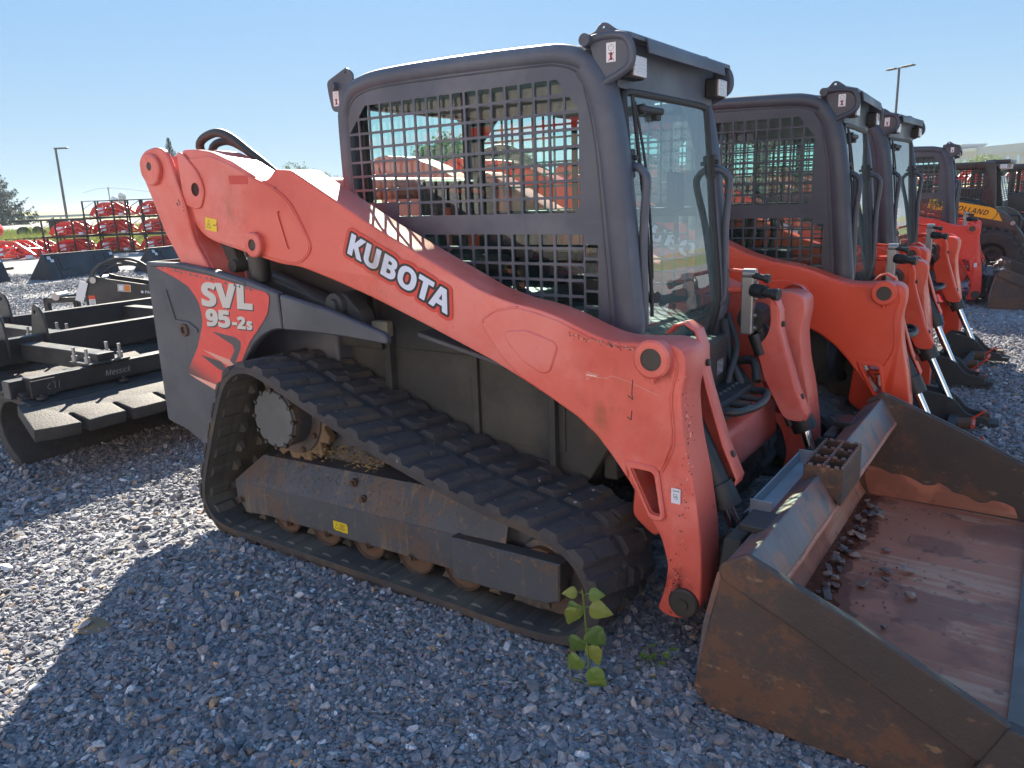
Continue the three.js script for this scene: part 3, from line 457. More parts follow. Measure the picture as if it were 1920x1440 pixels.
// grass clippings lying on the roller frame
{
  const pos = []; for (let i = 0; i < 420; i++) { const t = rnd(), x = lerp(-1.0, 0.25, t), f = Math.pow(rnd(), 1.4), y = lerp(0.375 + 0.035 * t, 0.262 + 0.02 * t, f) + 0.003, z = lerp(0.80, 0.879, f), a = rr(0, 6.28), l = rr(0.008, 0.024), dx = Math.cos(a) * l, dz = Math.sin(a) * l * 0.4, dy = -Math.sin(a) * l * 0.7; pos.push(x, y, z, x + dx, y + dy + 0.003, z + dz, x + dx * 0.5, y + dy * 0.5 + 0.004, z + dz * 0.5 + 0.0025); }
  for (let i = 0; i < 420; i++) { const x = rr(-0.72, -0.28), f = Math.pow(rnd(), 0.7), y = 0.40 + f * 0.07 * (1 - Math.abs(x + 0.5) * 2) + rr(0, 0.01), z = rr(0.66, 0.80), a = rr(0, 6.28), l = rr(0.01, 0.03); pos.push(x, y, z, x + Math.cos(a) * l, y + rr(-0.01, 0.01), z + Math.sin(a) * l, x + Math.cos(a) * l * 0.5, y + 0.006, z + Math.sin(a) * l * 0.5); }
  const g = new THREE.BufferGeometry(); g.setAttribute('position', new THREE.Float32BufferAttribute(pos, 3)); g.computeVertexNormals(); const o = part('grass_clippings', boxUV(g), mat('dry_straw', [0.2, 0.15, 0.075], { roughness: 1 }), L1); o.userData.kind = 'stuff';
}

// lower body
part('lower_body', [
  ext([[-1.72, 0.46], [-1.45, 0.36], [0.55, 0.36], [0.70, 0.62], [0.70, 0.98], [0.45, 1.02], [-0.2, 1.05], [-0.5, 1.12], [-1.72, 1.2]], -0.505, 0.505, { bevel: 0.008 }),
  box(-1.0, 0.5, 0.55, 0.9, 0.505, 0.512, 0.002), box(0.06, 0.09, 0.45, 0.95, 0.505, 0.53, 0.004), box(-0.42, -0.38, 0.5, 1.0, 0.505, 0.55, 0.006), box(0.44, 0.47, 0.4, 0.95, 0.505, 0.54, 0.004),
  ext([[0.1, 0.52], [0.43, 0.5], [0.44, 0.40], [0.1, 0.40]], 0.505, 0.52, { r: 0.03, bevel: 0.004 }),
  ext([[-1.0, 0.36], [-0.5, 0.36], [-0.55, 0.75], [-0.65, 0.82], [-1.0, 0.82]], 0.50, 0.60, { bevel: 0.006 }),
], M.hull, L1);
part('added_cover_block', [ext([[-1.42, 0.9], [-1.40, 1.27], [-1.2, 1.255], [-0.9, 1.19], [-0.66, 1.10], [-0.66, 0.9]], -0.60, 0.44, { r: 0.03, bevel: 0.015 })], M.black, L1);  // added block meant to stop sun reaching the fender and track
both('added_sun_blocker', [ext([[-1.28, 0.9], [-1.30, 1.36], [-1.0, 1.315], [-0.72, 1.265], [-0.45, 1.20], [-0.40, 0.9]], 0.56, 0.575, { bevel: 0.002 })], M.black, L1);  // added plates that block sun from the track top and cover
part('rear_hood', [ext([[-1.74, 0.5], [-1.74, 1.20], [-1.68, 1.265], [-1.42, 1.27], [-1.30, 1.05], [-0.66, 1.0], [-0.66, 0.5]], -0.60, 0.60, { r: 0.04, bevel: 0.02 })], M.panel, L1);
// side panels with the model decal
const panelPts = [[-1.743, 1.283, 0.012], [-1.452, 1.282], [-1.221, 1.258], [-0.952, 1.215], [-0.745, 1.165, 0.002], [-0.735, 1.008, 0.002], [-0.80, 1.002], [-0.875, 0.972], [-0.945, 0.925], [-1.005, 0.867], [-1.07, 0.79], [-1.16, 0.66], [-1.30, 0.44], [-1.40, 0.352], [-1.495, 0.393], [-1.575, 0.428], [-1.742, 0.458]];
const sidePanels = both('side_panel', [ext(panelPts, 0.80, 0.84, { r: 0.02, bevel: 0.006, holes: [] }), ext([[-1.743, 1.283], [-1.743, 0.458], [-1.725, 0.458], [-1.725, 1.283]], 0.58, 0.80, { bevel: 0.004 }), ext([[-1.70, 1.279], [-1.452, 1.279], [-1.221, 1.255], [-0.952, 1.21], [-0.95, 1.19], [-1.22, 1.235], [-1.45, 1.26], [-1.70, 1.26]], 0.79, 0.845, { bevel: 0.004 }),
  ext([[-1.60, 1.15], [-1.585, 1.15], [-1.54, 1.005], [-1.43, 1.0], [-1.36, 0.965], [-1.365, 0.95], [-1.435, 0.985], [-1.555, 0.99]], 0.838, 0.846, { bevel: 0.002 })], M.panel, L1);
part('latch_ring', [(() => { const g = lathe([[0.018, 0], [0.018, 0.012], [0.03, 0.012], [0.034, 0.004], [0.034, 0]], 20); g.rotateX(Math.PI / 2); g.translate(-1.475, 0.955, 0.838); return g; })()], M.rust, sidePanels[0]);
const fenders = both('fender_strip', [ext([[-0.732, 1.160], [-0.422, 1.106], [-0.135, 1.034], [-0.112, 1.02], [-0.109, 0.989], [-0.341, 1.003], [-0.584, 1.008], [-0.732, 1.006]], 0.805, 0.838, { r: 0.012, bevel: 0.006 }), 
  ext([[-0.109, 1.012], [0.55, 0.875], [0.55, 0.858], [-0.109, 0.99]], 0.5, 0.66, { bevel: 0.004 })], M.panel, L1);
{
  const dp = [[-1.652, 1.258, 0.02], [-1.568, 1.262], [-1.226, 1.230], [-0.815, 1.168, 0.03], [-0.792, 1.150, 0.03], [-0.817, 1.075, 0.02], [-0.85, 1.04, 0.02], [-0.964, 0.938], [-1.023, 0.866], [-1.10, 0.755], [-1.18, 0.64], [-1.285, 0.675], [-1.505, 0.735, 0.01], [-1.385, 0.872], [-1.31, 1.005, 0.06], [-1.32, 1.10, 0.06], [-1.392, 1.172], [-1.49, 1.21]];
  const g = new THREE.ShapeGeometry(polyShape(dp, 0.015), 6), x0 = -1.66, y0 = 0.63, W = 0.88, H = 0.64; const p = g.attributes.position, u = g.attributes.uv;
  for (let i = 0; i < p.count; i++) u.setXY(i, (p.getX(i) - x0) / W, (p.getY(i) - y0) / H);
  const c = document.createElement('canvas'); c.width = 1408; c.height = 1024; const k = c.getContext('2d'), q = 1600, X = (x) => (x - x0) * q, Y = (y) => 1024 - (y - y0) * q;
  k.fillStyle = '#c9433c'; k.fillRect(0, 0, 1408, 1024);
  for (let i = 0; i < 500; i++) { k.fillStyle = `rgba(${rnd() < 0.5 ? '235,110,100' : '160,40,36'},${rnd() * 0.08})`; k.beginPath(); k.ellipse(rnd() * 1408, rnd() * 1024, rr(10, 120), rr(6, 40), rnd() * 3, 0, 7); k.fill(); }
  const poly = (pts, f) => { k.fillStyle = f; k.beginPath(); pts.forEach(([x, y], i) => i ? k.lineTo(X(x), Y(y)) : k.moveTo(X(x), Y(y))); k.closePath(); k.fill(); };
  // fade to grey at the foot of the print
  let gr = k.createLinearGradient(X(-1.40), Y(0.66), X(-1.335), Y(0.80)); gr.addColorStop(0, '#3b3b42'); gr.addColorStop(0.35, '#5a3b3c'); gr.addColorStop(1, 'rgba(201,67,60,0)'); k.fillStyle = gr; k.fillRect(X(-1.55), Y(0.92), 700, 500);
  poly([[-1.25, 0.964], [-1.072, 0.949], [-1.035, 0.932], [-1.04, 0.90], [-1.10, 0.815], [-1.15, 0.815], [-1.09, 0.885], [-1.10, 0.91]], '#454048'); poly([[-1.347, 0.869], [-1.141, 0.838], [-1.085, 0.80], [-1.15, 0.805]], '#c98d80'); poly([[-1.366, 0.841], [-1.206, 0.822], [-1.147, 0.775], [-1.16, 0.765], [-1.24, 0.785]], '#3a3a42'); poly([[-1.484, 0.733], [-1.261, 0.70], [-1.23, 0.66], [-1.27, 0.66]], '#d89c8c');
  // lettering: heavy slanted block letters
  const word = (s, x, y, hgt, wid, it = -0.12) => { k.save(); k.translate(X(x), Y(y)); k.font = `bold ${hgt * q}px sans-serif`; const mw = k.measureText(s).width; k.transform(1, 0, it, 1, 0, 0); k.scale(wid * q / mw, 1); k.lineJoin = 'miter'; k.lineWidth = hgt * q * 0.07; k.fillStyle = k.strokeStyle = '#33333a'; k.fillText(s, 9, 8); k.strokeText(s, 9, 8); k.fillStyle = k.strokeStyle = '#b9b8b4'; k.fillText(s, 0, 0); k.strokeText(s, 0, 0); k.restore(); };
  word('SVL', -1.305, 1.088, 0.145, 0.385); word('95', -1.288, 0.993, 0.105, 0.19); word('-2', -1.085, 0.993, 0.074, 0.098); word('s', -0.98, 0.993, 0.066, 0.042);
  for (let i = 0; i < 60; i++) { const t = rnd(); k.fillStyle = '#4a4a50'; k.beginPath(); k.ellipse(X(lerp(-1.6, -0.85, t)) + rr(-6, 6), Y(lerp(1.262, 1.172, t)) + rr(0, 10), rr(2, 12), rr(3, 14), rnd(), 0, 7); k.fill(); }
  const t = new THREE.CanvasTexture(c); t.colorSpace = THREE.SRGBColorSpace; t.magFilter = THREE.LinearFilter;
  const m = new THREE.MeshStandardMaterial({ map: t, roughness: 0.5 }); m.name = 'model_decal_print';
  const o = new THREE.Mesh(g, m); o.name = 'model_decal'; o.position.z = 0.8425; o.userData.label = 'red model decal with grey SVL 95-2s lettering'; L1.add(o); L1.userData.decal = 1;
}

// lift arms
const boomPts = [[-1.435, 1.805, 0.05], [-1.312, 1.800, 0.05], [-1.20, 1.782], [-1.06, 1.734], [-0.924, 1.672], [-0.878, 1.648, 0.02], [-0.83, 1.640, 0.02], [-0.80, 1.655, 0.015], [-0.764, 1.684, 0.012], [-0.665, 1.676, 0.01], [-0.612, 1.650, 0.02], [-0.203, 1.440], [0.308, 1.210], [0.44, 1.172, 0.1], [0.537, 1.159, 0.1], [0.644, 1.132, 0.08], [0.747, 1.090, 0.08], [0.835, 1.064, 0.06], [0.93, 1.066, 0.05], [1.040, 1.074, 0.03], [1.092, 1.05, 0.04], [1.098, 0.985, 0.04], [1.082, 0.90, 0.05], [1.098, 0.76, 0.05], [1.130, 0.625, 0.05], [1.160, 0.437, 0.05], [1.166, 0.316], [1.164, 0.191, 0.06], [1.130, 0.143, 0.05], [1.075, 0.132, 0.04], [1.036, 0.134, 0.02], [1.012, 0.152, 0.01], [1.040, 0.24, 0.04], [1.047, 0.320], [1.023, 0.410], [0.974, 0.486], [0.905, 0.589], [0.845, 0.664], [0.784, 0.731], [0.701, 0.792], [0.594, 0.846], [0.494, 0.893], [0.355, 0.954], [0.042, 1.066], [-0.233, 1.159], [-0.443, 1.220], [-0.66, 1.276, 0.06], [-0.78, 1.283, 0.05], [-1.006, 1.328], [-1.256, 1.382, 0.05], [-1.334, 1.412, 0.05], [-1.420, 1.50, 0.05]];
const hook = polyShape([[0.905, 0.653, 0.02], [1.005, 0.650, 0.025], [1.032, 0.488, 0.02], [0.985, 0.492, 0.015]], 0.015); const hookHole = new THREE.Path(hook.getPoints(4));
for (const s of [1, -1]) {
  const Z = (g) => s > 0 ? merged(g) : mirrorZ(merged(g));
  const arm = part('lift_arm', Z([ext(boomPts, 0.605, 0.77, { r: 0.02, bevel: 0.007, holes: [hookHole] }), rod([0.9, 0.575, 0.63], [1.03, 0.585, 0.63], 0.016)]), M.redFaded, L1);
  part('reinforcing_plate', Z([ext([[0.463, 1.158], [0.376, 1.140], [0.322, 1.108], [0.316, 1.080, 0.03], [0.393, 0.985], [0.484, 0.905], [0.594, 0.853], [0.701, 0.80], [0.784, 0.74], [0.845, 0.672], [0.905, 0.597], [0.895, 0.660], [0.99, 0.662], [1.02, 0.64], [1.06, 0.75], [1.05, 0.90], [1.07, 1.0], [1.06, 1.04], [0.93, 1.055], [0.835, 1.052], [0.747, 1.078], [0.644, 1.12], [0.537, 1.147]], 0.766, 0.777, { r: 0.02, bevel: 0.004 })]), M.redFaded, arm);
  part('weld_bead', Z([tube([[0.47, 1.160, 0.772], [0.37, 1.138, 0.772], [0.325, 1.108, 0.772], [0.32, 1.082, 0.772], [0.395, 0.988, 0.772], [0.486, 0.906, 0.772]], 0.0045, 60, 6), tube([[-0.895, 1.65, 0.772], [-0.785, 1.61, 0.772], [-0.69, 1.55, 0.772], [-0.636, 1.477, 0.772], [-0.582, 1.377, 0.772], [-0.592, 1.335, 0.772], [-0.65, 1.296, 0.772], [-0.72, 1.29, 0.772]], 0.0045, 70, 6), tube([[1.06, 1.035, 0.772], [1.07, 0.99, 0.772], [1.052, 0.90, 0.772], [1.062, 0.75, 0.772], [1.024, 0.645, 0.772]], 0.0035, 40, 6)]), M.redFaded, arm);
  part('cover_plate', Z([ext([[0.420, 1.072], [0.512, 1.082], [0.625, 1.049, 0.03], [0.638, 1.031, 0.03], [0.607, 0.940], [0.574, 0.930], [0.496, 0.966], [0.419, 1.042]], 0.774, 0.784, { r: 0.02, bevel: 0.0045 })]), M.redFaded, arm);
  part('rear_plate', Z([ext([[-0.90, 1.652], [-0.789, 1.612], [-0.694, 1.552], [-0.638, 1.477, 0.05], [-0.579, 1.377, 0.05], [-0.590, 1.335, 0.04], [-0.647, 1.295, 0.04], [-0.72, 1.29], [-1.0, 1.34], [-1.24, 1.39], [-1.32, 1.43], [-1.38, 1.50], [-1.38, 1.76], [-1.2, 1.765], [-1.06, 1.72]], 0.766, 0.776, { r: 0.02, bevel: 0.004, holes: [new THREE.Path(polyShape([[-0.775, 1.512, 0.02], [-0.733, 1.518, 0.02], [-0.652, 1.366, 0.02], [-0.722, 1.340, 0.02]], 0.02).getPoints(4))] })]), M.redFaded, arm);
  part('end_plate', Z([ext([[-1.44, 1.795, 0.03], [-1.40, 1.79, 0.04], [-1.29, 1.695, 0.06], [-1.255, 1.61, 0.08], [-1.30, 1.535, 0.06], [-1.345, 1.53], [-1.43, 1.555]], 0.774, 0.786, { r: 0.03, bevel: 0.004, holes: [circle(-1.325, 1.62, 0.036)] })]), M.redFaded, arm);
  part('bore_shade_disc', Z(rod([-1.325, 1.62, 0.772], [-1.325, 1.62, 0.7785], 0.0355)), M.hole, arm);  // dark disc: the shade of the hole painted as colour
  part('pivot_boss', Z([(() => { const g = lathe([[0.026, 0], [0.026, 0.034], [0.05, 0.034], [0.056, 0.028], [0.056, 0]], 32); g.rotateX(Math.PI / 2); g.translate(-0.925, 1.368, 0.772); return g; })()]), M.redFaded, arm);
  part('pivot_pin', Z(rod([-0.925, 1.368, 0.74], [-0.925, 1.368, 0.800], 0.027)), M.pin, arm);
  part('pivot_boss', Z([(() => { const g = lathe([[0.036, 0], [0.036, 0.045], [0.055, 0.045], [0.062, 0.038], [0.062, 0]], 32); g.rotateX(Math.PI / 2); g.translate(1.0, 1.026, 0.772); return g; })(), rod([1.0, 0.972, 0.80], [1.0, 0.948, 0.80], 0.008)]), M.redFaded, arm);
  part('pivot_pin', Z(rod([1.0, 1.026, 0.72], [1.0, 1.026, 0.812], 0.037)), M.pin, arm);
  part('hinge_pin', Z([(() => { const g = lathe([[0, 0.024], [0.018, 0.024], [0.02, 0.018], [0.045, 0.018], [0.052, 0.012], [0.052, 0]], 32); g.rotateX(Math.PI / 2); g.translate(1.108, 0.200, 0.768); return g; })()]), M.pin, arm);
  part('hook_frame', Z([ext([[0.888, 0.668, 0.02], [1.012, 0.664, 0.03], [1.042, 0.478, 0.03], [0.985, 0.472, 0.02]], 0.766, 0.785, { r: 0.02, bevel: 0.005, holes: [hookHole] })]), M.redFaded, arm);
  // rear tower carrying the arm
  const tw = part('arm_tower', Z([ext([[-1.752, 1.755, 0.06], [-1.70, 1.81, 0.06], [-1.586, 1.828, 0.06], [-1.505, 1.806, 0.05], [-1.470, 1.72], [-1.405, 1.545], [-1.371, 1.389], [-1.28, 1.262], [-1.255, 1.15], [-1.45, 1.15], [-1.494, 1.273, 0.04], [-1.606, 1.435], [-1.665, 1.569], [-1.711, 1.667, 0.04]], 0.772, 0.80, { r: 0.03, bevel: 0.006 }), ext([[-1.49, 1.78], [-1.47, 1.72], [-1.405, 1.545], [-1.371, 1.389], [-1.28, 1.262], [-1.255, 1.12], [-1.285, 1.12], [-1.31, 1.25], [-1.395, 1.37], [-1.43, 1.54]], 0.60, 0.775, { bevel: 0.004 })]), M.redFaded, L1);
  part('pivot_boss', Z([ext([[-1.68, 1.80, 0.05], [-1.58, 1.795, 0.06], [-1.53, 1.73, 0.06], [-1.575, 1.655, 0.05], [-1.65, 1.645, 0.03], [-1.71, 1.71, 0.05]], 0.796, 0.824, { r: 0.04, bevel: 0.006, holes: [circle(-1.618, 1.738, 0.027)] })]), M.redFaded, tw);
  part('pivot_pin', Z(rod([-1.618, 1.738, 0.76], [-1.618, 1.738, 0.822], 0.028)), M.pin, tw);
  // lift cylinder and its link
  part('lift_cylinder', Z([ext([[-1.08, 1.245], [-0.98, 1.225], [-0.50, 1.09], [-0.50, 1.02], [-1.10, 1.12]], 0.60, 0.70, { r: 0.02, bevel: 0.012 }), rod([-1.0, 1.20, 0.72], [-1.0, 1.315, 0.72], 0.05)]), M.black, L1);
  part('lift_cylinder_boss', Z([rod([-0.475, 1.115, 0.62], [-0.475, 1.115, 0.765], 0.052), rod([-0.475, 1.115, 0.76], [-0.475, 1.115, 0.785], 0.03), ext([[-0.62, 1.03], [-0.54, 1.14], [-0.44, 1.17], [-0.34, 1.08], [-0.34, 0.99], [-0.6, 0.99]], 0.66, 0.74, { r: 0.03, bevel: 0.005 })]), M.hull, L1);
  part('lift_link', Z([ext([[-1.30, 1.40, 0.03], [-1.22, 1.42, 0.03], [-1.15, 1.26, 0.03], [-1.20, 1.22, 0.03]], 0.66, 0.72, { r: 0.03, bevel: 0.006 }), rod([-1.185, 1.265, 0.64], [-1.185, 1.265, 0.735], 0.03)]), M.hull, L1);
}
part('cross_tube', [rod([-0.88, 1.60, -0.62], [-0.88, 1.60, 0.62], 0.055)], M.redFaded, L1);
part('front_cross_plate', [ext([[0.86, 0.62, 0.03], [0.98, 0.56], [1.00, 0.40, 0.04], [0.93, 0.33, 0.03], [0.84, 0.40]], -0.62, 0.62, { r: 0.03, bevel: 0.01 })], M.redFaded, L1);
// brand lettering, both arms
{
  const draw = (k, w, h) => {
    k.textBaseline = 'alphabetic'; k.lineJoin = 'round'; k.font = `bold ${h * 0.82}px sans-serif`; const mw = k.measureText('KUBOTA').width; k.translate(w * 0.06, h * 0.80); k.scale(w * 0.88 / mw, 1);
    k.strokeStyle = '#c8382c'; k.lineWidth = h * 0.34; k.strokeText('KUBOTA', 0, 0); k.strokeStyle = '#15151c'; k.lineWidth = h * 0.17; k.strokeText('KUBOTA', 0, 0); k.fillStyle = k.strokeStyle = '#c9d2e4'; k.lineWidth = h * 0.035; k.fillText('KUBOTA', 0, 0); k.strokeText('KUBOTA', 0, 0);
  };
  const ang = Math.atan2(1.157 - 1.397, 0.178 + 0.37);
  const a = print('brand_lettering', 0.64, 0.142, 1500, draw, L1, { at: [-0.092, 1.268, 0.7735], rot: [0, 0, ang], label: 'white KUBOTA lettering outlined in black and red' });
  const b = a.clone(); b.rotation.set(0, Math.PI, 0); b.rotation.z = -ang; b.position.z = -0.7735; b.rotation.set(0, Math.PI, -ang); L1.add(b);
  print('warning_sticker', 0.095, 0.058, 2200, (k, w, h) => { k.fillStyle = '#d9b81c'; k.fillRect(0, 0, w * 0.93, h); k.strokeStyle = '#25221a'; k.lineWidth = 4; k.beginPath(); k.moveTo(22, h - 26); k.lineTo(58, 22); k.lineTo(94, h - 26); k.closePath(); k.stroke(); k.beginPath(); k.moveTo(46, h - 36); k.lineTo(58, 58); k.lineTo(72, h - 40); k.stroke(); k.fillStyle = '#25221a'; k.fillRect(130, 60, 26, 8); k.fillRect(160, 50, 7, 22); k.clearRect(w * 0.86, h * 0.3, 30, 26); }, L1, { at: [-1.243, 1.458, 0.7785], rot: [0, 0, -0.16], label: 'yellow warning sticker on the rear of the arm' });
  print('scratches', 0.34, 0.25, 1800, (k, w, h) => { k.strokeStyle = 'rgba(238,190,178,0.75)'; for (let i = 0; i < 16; i++) { k.lineWidth = rr(0.8, 2.2); k.beginPath(); k.moveTo(40 + rr(0, 16), 40 + rr(0, 30)); k.lineTo(120 + rr(-20, 20), 62 + rr(-8, 8)); k.stroke(); } k.lineWidth = 2.4; k.beginPath(); k.moveTo(40, 40); k.lineTo(44, 96); k.lineTo(70, 70); k.lineTo(180, 72); k.lineTo(214, 52); k.lineTo(330, 78); k.lineTo(520, 140); k.stroke(); k.strokeStyle = '#26302c'; k.lineWidth = 6; k.beginPath(); k.moveTo(352, 60); k.lineTo(346, 150); k.lineTo(352, 178); k.lineTo(320, 160); k.stroke(); k.beginPath(); k.moveTo(346, 250); k.lineTo(342, 305); k.lineTo(316, 290); k.stroke(); }, L1, { at: [0.895, 0.855, 0.7785], label: 'white scratches and black marks on the arm' });
  print('paper_label', 0.032, 0.052, 3000, (k, w, h) => { k.fillStyle = '#cfd2dc'; k.fillRect(0, 0, w, h); k.strokeStyle = '#4a5068'; k.lineWidth = 4; k.strokeRect(26, 60, 34, 34); k.beginPath(); k.arc(52, 96, 16, 0, 7); k.stroke(); k.fillStyle = '#4a5068'; k.fillRect(14, 26, 68, 5); for (let i = 0; i < 5; i++) k.fillRect(18 + i * 14, 18, 4, 18); }, L1, { at: [1.075, 0.575, 0.7785], label: 'small white label beside the arm opening' });
}
for (const [x, y, r, q] of [[1.0, 0.975, 0.17, 1], [-0.925, 1.31, 0.16, 1], [1.09, 0.25, 0.16, 1.2], [-0.2, 1.30, 0.5, 0.2], [0.80, 0.80, 0.46, 0.2], [-1.1, 1.52, 0.4, 0.2]]) print('grease_stain', r, r, r > 0.3 ? 500 : 1200, (k, w, h) => { for (let i = 0; i < 260; i++) { const a = rnd() * 6.283, d = Math.pow(rnd(), 1.2) * 0.42, X = w * (0.5 + Math.cos(a) * d * 0.8), Y = h * (0.42 + Math.sin(a) * d + rnd() * 0.12 * (1 - d * 2)); k.fillStyle = r > 0.3 ? (rnd() < 0.5 ? `rgba(235,190,180,${0.06 * q})` : `rgba(70,35,30,${0.09 * q})`) : `rgba(42,26,22,${0.045 * q})`; k.beginPath(); k.ellipse(X, Y, rr(1, w * 0.055), rr(2, h * 0.09), rr(-0.3, 0.3), 0, 7); k.fill(); } }, L1, { at: [x, y, 0.7782 + (r > 0.3 ? 0 : 0.0003)] });
print('paint_chips', 0.10, 0.86, 1300, (k, w, h) => { for (let i = 0; i < 130; i++) { const y = rnd() * h, x = w * (0.60 + 0.2 * Math.sin(y / h * 5)) + rr(-1, 1) * w * 0.3 * rnd(); k.fillStyle = rnd() < 0.6 ? 'rgba(38,22,20,0.85)' : 'rgba(235,170,155,0.7)'; k.beginPath(); k.ellipse(x, y, rr(0.8, 3.2), rr(1, 6), rnd(), 0, 7); k.fill(); } for (let i = 0; i < 8; i++) { const y = rnd() * h; k.strokeStyle = 'rgba(240,185,170,0.5)'; k.lineWidth = 1.4; k.beginPath(); k.moveTo(rnd() * w * 0.5, y); k.lineTo(rr(0.5, 1) * w, y + rr(-30, 50)); k.stroke(); } }, L1, { at: [1.085, 0.55, 0.7787] });
print('paint_chips', 0.30, 0.05, 1500, (k, w, h) => { for (let i = 0; i < 90; i++) { const x = rnd() * w, y = h * 0.42 + rr(-1, 1) * h * 0.3 * rnd(); k.fillStyle = rnd() < 0.7 ? 'rgba(52,30,16,0.9)' : 'rgba(228,180,170,0.8)'; k.beginPath(); k.ellipse(x, y, rr(1, 9), rr(0.8, 3), 0.2, 0, 7); k.fill(); } }, L1, { at: [0.83, 1.052, 0.7787], rot: [0, 0, -0.12] });
part('repaint_patch', [ext([[-1.076, 1.672], [-0.94, 1.667], [-0.945, 1.630], [-1.07, 1.633]], 0.7765, 0.7775, { r: 0.008, bevel: 0 })], mat('old_red_paint', [0.5, 0.055, 0.04], { roughness: 0.6 }), L1, 'darker red patch where a sticker was');
// tilt cylinders and guards
for (const s of [1, -1]) {
  const Z = (g) => s > 0 ? merged(g) : mirrorZ(merged(g));
  const c = part('tilt_cylinder', Z([rod([0.905, 0.962, 0.505], [1.150, 0.47, 0.515], 0.046), rod([1.115, 0.54, 0.515], [1.153, 0.462, 0.515], 0.055), rod([0.905, 0.965, 0.435], [0.905, 0.965, 0.57], 0.06), rod([0.905, 0.965, 0.425], [0.905, 0.965, 0.436], 0.03), rod([1.02, 0.66, 0.455], [1.10, 0.49, 0.455], 0.014), rod([0.93, 0.90, 0.43], [0.965, 0.81, 0.43], 0.03)]), M.black, L1);
  part('cylinder_rod', Z(rod([1.150, 0.47, 0.515], [1.205, 0.33, 0.50], 0.024)), M.chrome, c);
  const ribbon = (pts, th) => { const n = pts.length, nn = pts.map((q, i) => { const a = pts[Math.max(0, i - 1)], b = pts[Math.min(n - 1, i + 1)], l = Math.hypot(b[0] - a[0], b[1] - a[1]); return [-(b[1] - a[1]) / l, (b[0] - a[0]) / l]; }); return [...pts, ...pts.map(([x, y], i) => [x - nn[i][0] * th, y - nn[i][1] * th]).reverse()]; };
  const front = [[0.905, 1.052], [0.935, 1.084], [0.975, 1.094], [1.018, 1.068], [1.040, 1.01], [1.043, 0.94], [1.062, 0.87], [1.128, 0.668], [1.180, 0.558], [1.172, 0.53]];
  part('cylinder_guard', Z([ext(ribbon(front, 0.009), 0.415, 0.492, { bevel: 0.003, cr: 0.8 }),
    ext([[0.995, 1.075, 0.02], [1.033, 1.02], [1.036, 0.94], [1.056, 0.87], [1.122, 0.668], [1.173, 0.56, 0.01], [1.165, 0.528, 0.02], [1.085, 0.524, 0.04], [0.985, 0.71], [0.945, 0.845, 0.04], [0.99, 0.895, 0.03], [1.005, 0.95]], 0.410, 0.418, { r: 0.02, bevel: 0.002 })]), M.redFaded, L1);
  part('bolt', Z([rod([1.04, 0.95, 0.45], [1.055, 0.953, 0.45], 0.013, 0.013, 6), rod([1.138, 0.63, 0.45], [1.152, 0.635, 0.45], 0.013, 0.013, 6)]), M.pin, L1);
}

// hoses over the rear of the arm, front plumbing
part('hydraulic_hose', [tube([[-1.50, 1.72, 0.57], [-1.55, 1.84, 0.58], [-1.42, 1.885, 0.59], [-1.30, 1.865, 0.59], [-1.17, 1.785, 0.58], [-1.02, 1.68, 0.56], [-0.9, 1.58, 0.55]], 0.021, 50)], M.hose, L1);
part('hydraulic_hose', [tube([[-1.58, 1.72, 0.50], [-1.56, 1.83, 0.50], [-1.45, 1.855, 0.50], [-1.33, 1.82, 0.5], [-1.15, 1.72, 0.5], [-0.95, 1.55, 0.5]], 0.02, 50)], M.hose, L1);
part('hydraulic_pipe', [tube([[0.66, 1.19, -0.46], [0.78, 1.185, -0.44], [0.88, 1.18, -0.42]], 0.009), tube([[0.66, 1.09, -0.46], [0.78, 1.095, -0.44], [0.89, 1.10, -0.42]], 0.017)], M.redFaded, L1);
{
  const b = part('coupler_block', [box(0.87, 0.925, 0.90, 1.16, -0.45, -0.40, 0.008), rod([0.875, 1.17, -0.42], [0.93, 1.17, -0.42], 0.024), box(0.88, 0.91, 1.15, 1.19, -0.44, -0.405)], M.steel, L1);
  part('quick_coupler', [rod([0.92, 1.165, -0.41], [0.975, 1.155, -0.40], 0.014), rod([0.975, 1.155, -0.40], [0.995, 1.152, -0.40], 0.02)], M.black, b);
  part('quick_coupler', [rod([0.92, 1.10, -0.415], [0.98, 1.095, -0.39], 0.03), rod([0.98, 1.095, -0.39], [1.02, 1.09, -0.38], 0.021), rod([1.02, 1.09, -0.38], [1.045, 1.088, -0.375], 0.026)], M.black, b);
  for (const y of [0.93, 0.985, 1.06, 1.13]) part('bolt', rod([0.92, y, -0.425], [0.937, y, -0.425], 0.011, 0.011, 6), M.steel, b);
}
part('hydraulic_hose', [tube([[0.80, 0.96, -0.40], [0.86, 0.80, -0.32], [0.92, 0.70, -0.28], [0.86, 0.60, -0.3], [0.80, 0.62, -0.4], [0.82, 0.74, -0.45], [0.93, 0.78, -0.42], [0.97, 0.70, -0.36]], 0.02, 70)], M.hose, L1);
part('hydraulic_hose', [tube([[0.80, 0.98, -0.44], [0.88, 0.86, -0.34], [0.89, 0.74, -0.22], [0.88, 0.62, -0.2], [0.84, 0.54, -0.22]], 0.014, 50), rod([0.885, 0.66, -0.205], [0.87, 0.60, -0.205], 0.02)], M.hose, L1);
part('control_box', [box(0.72, 0.87, 0.66, 0.93, -0.26, 0.06, 0.02)], M.black, L1);
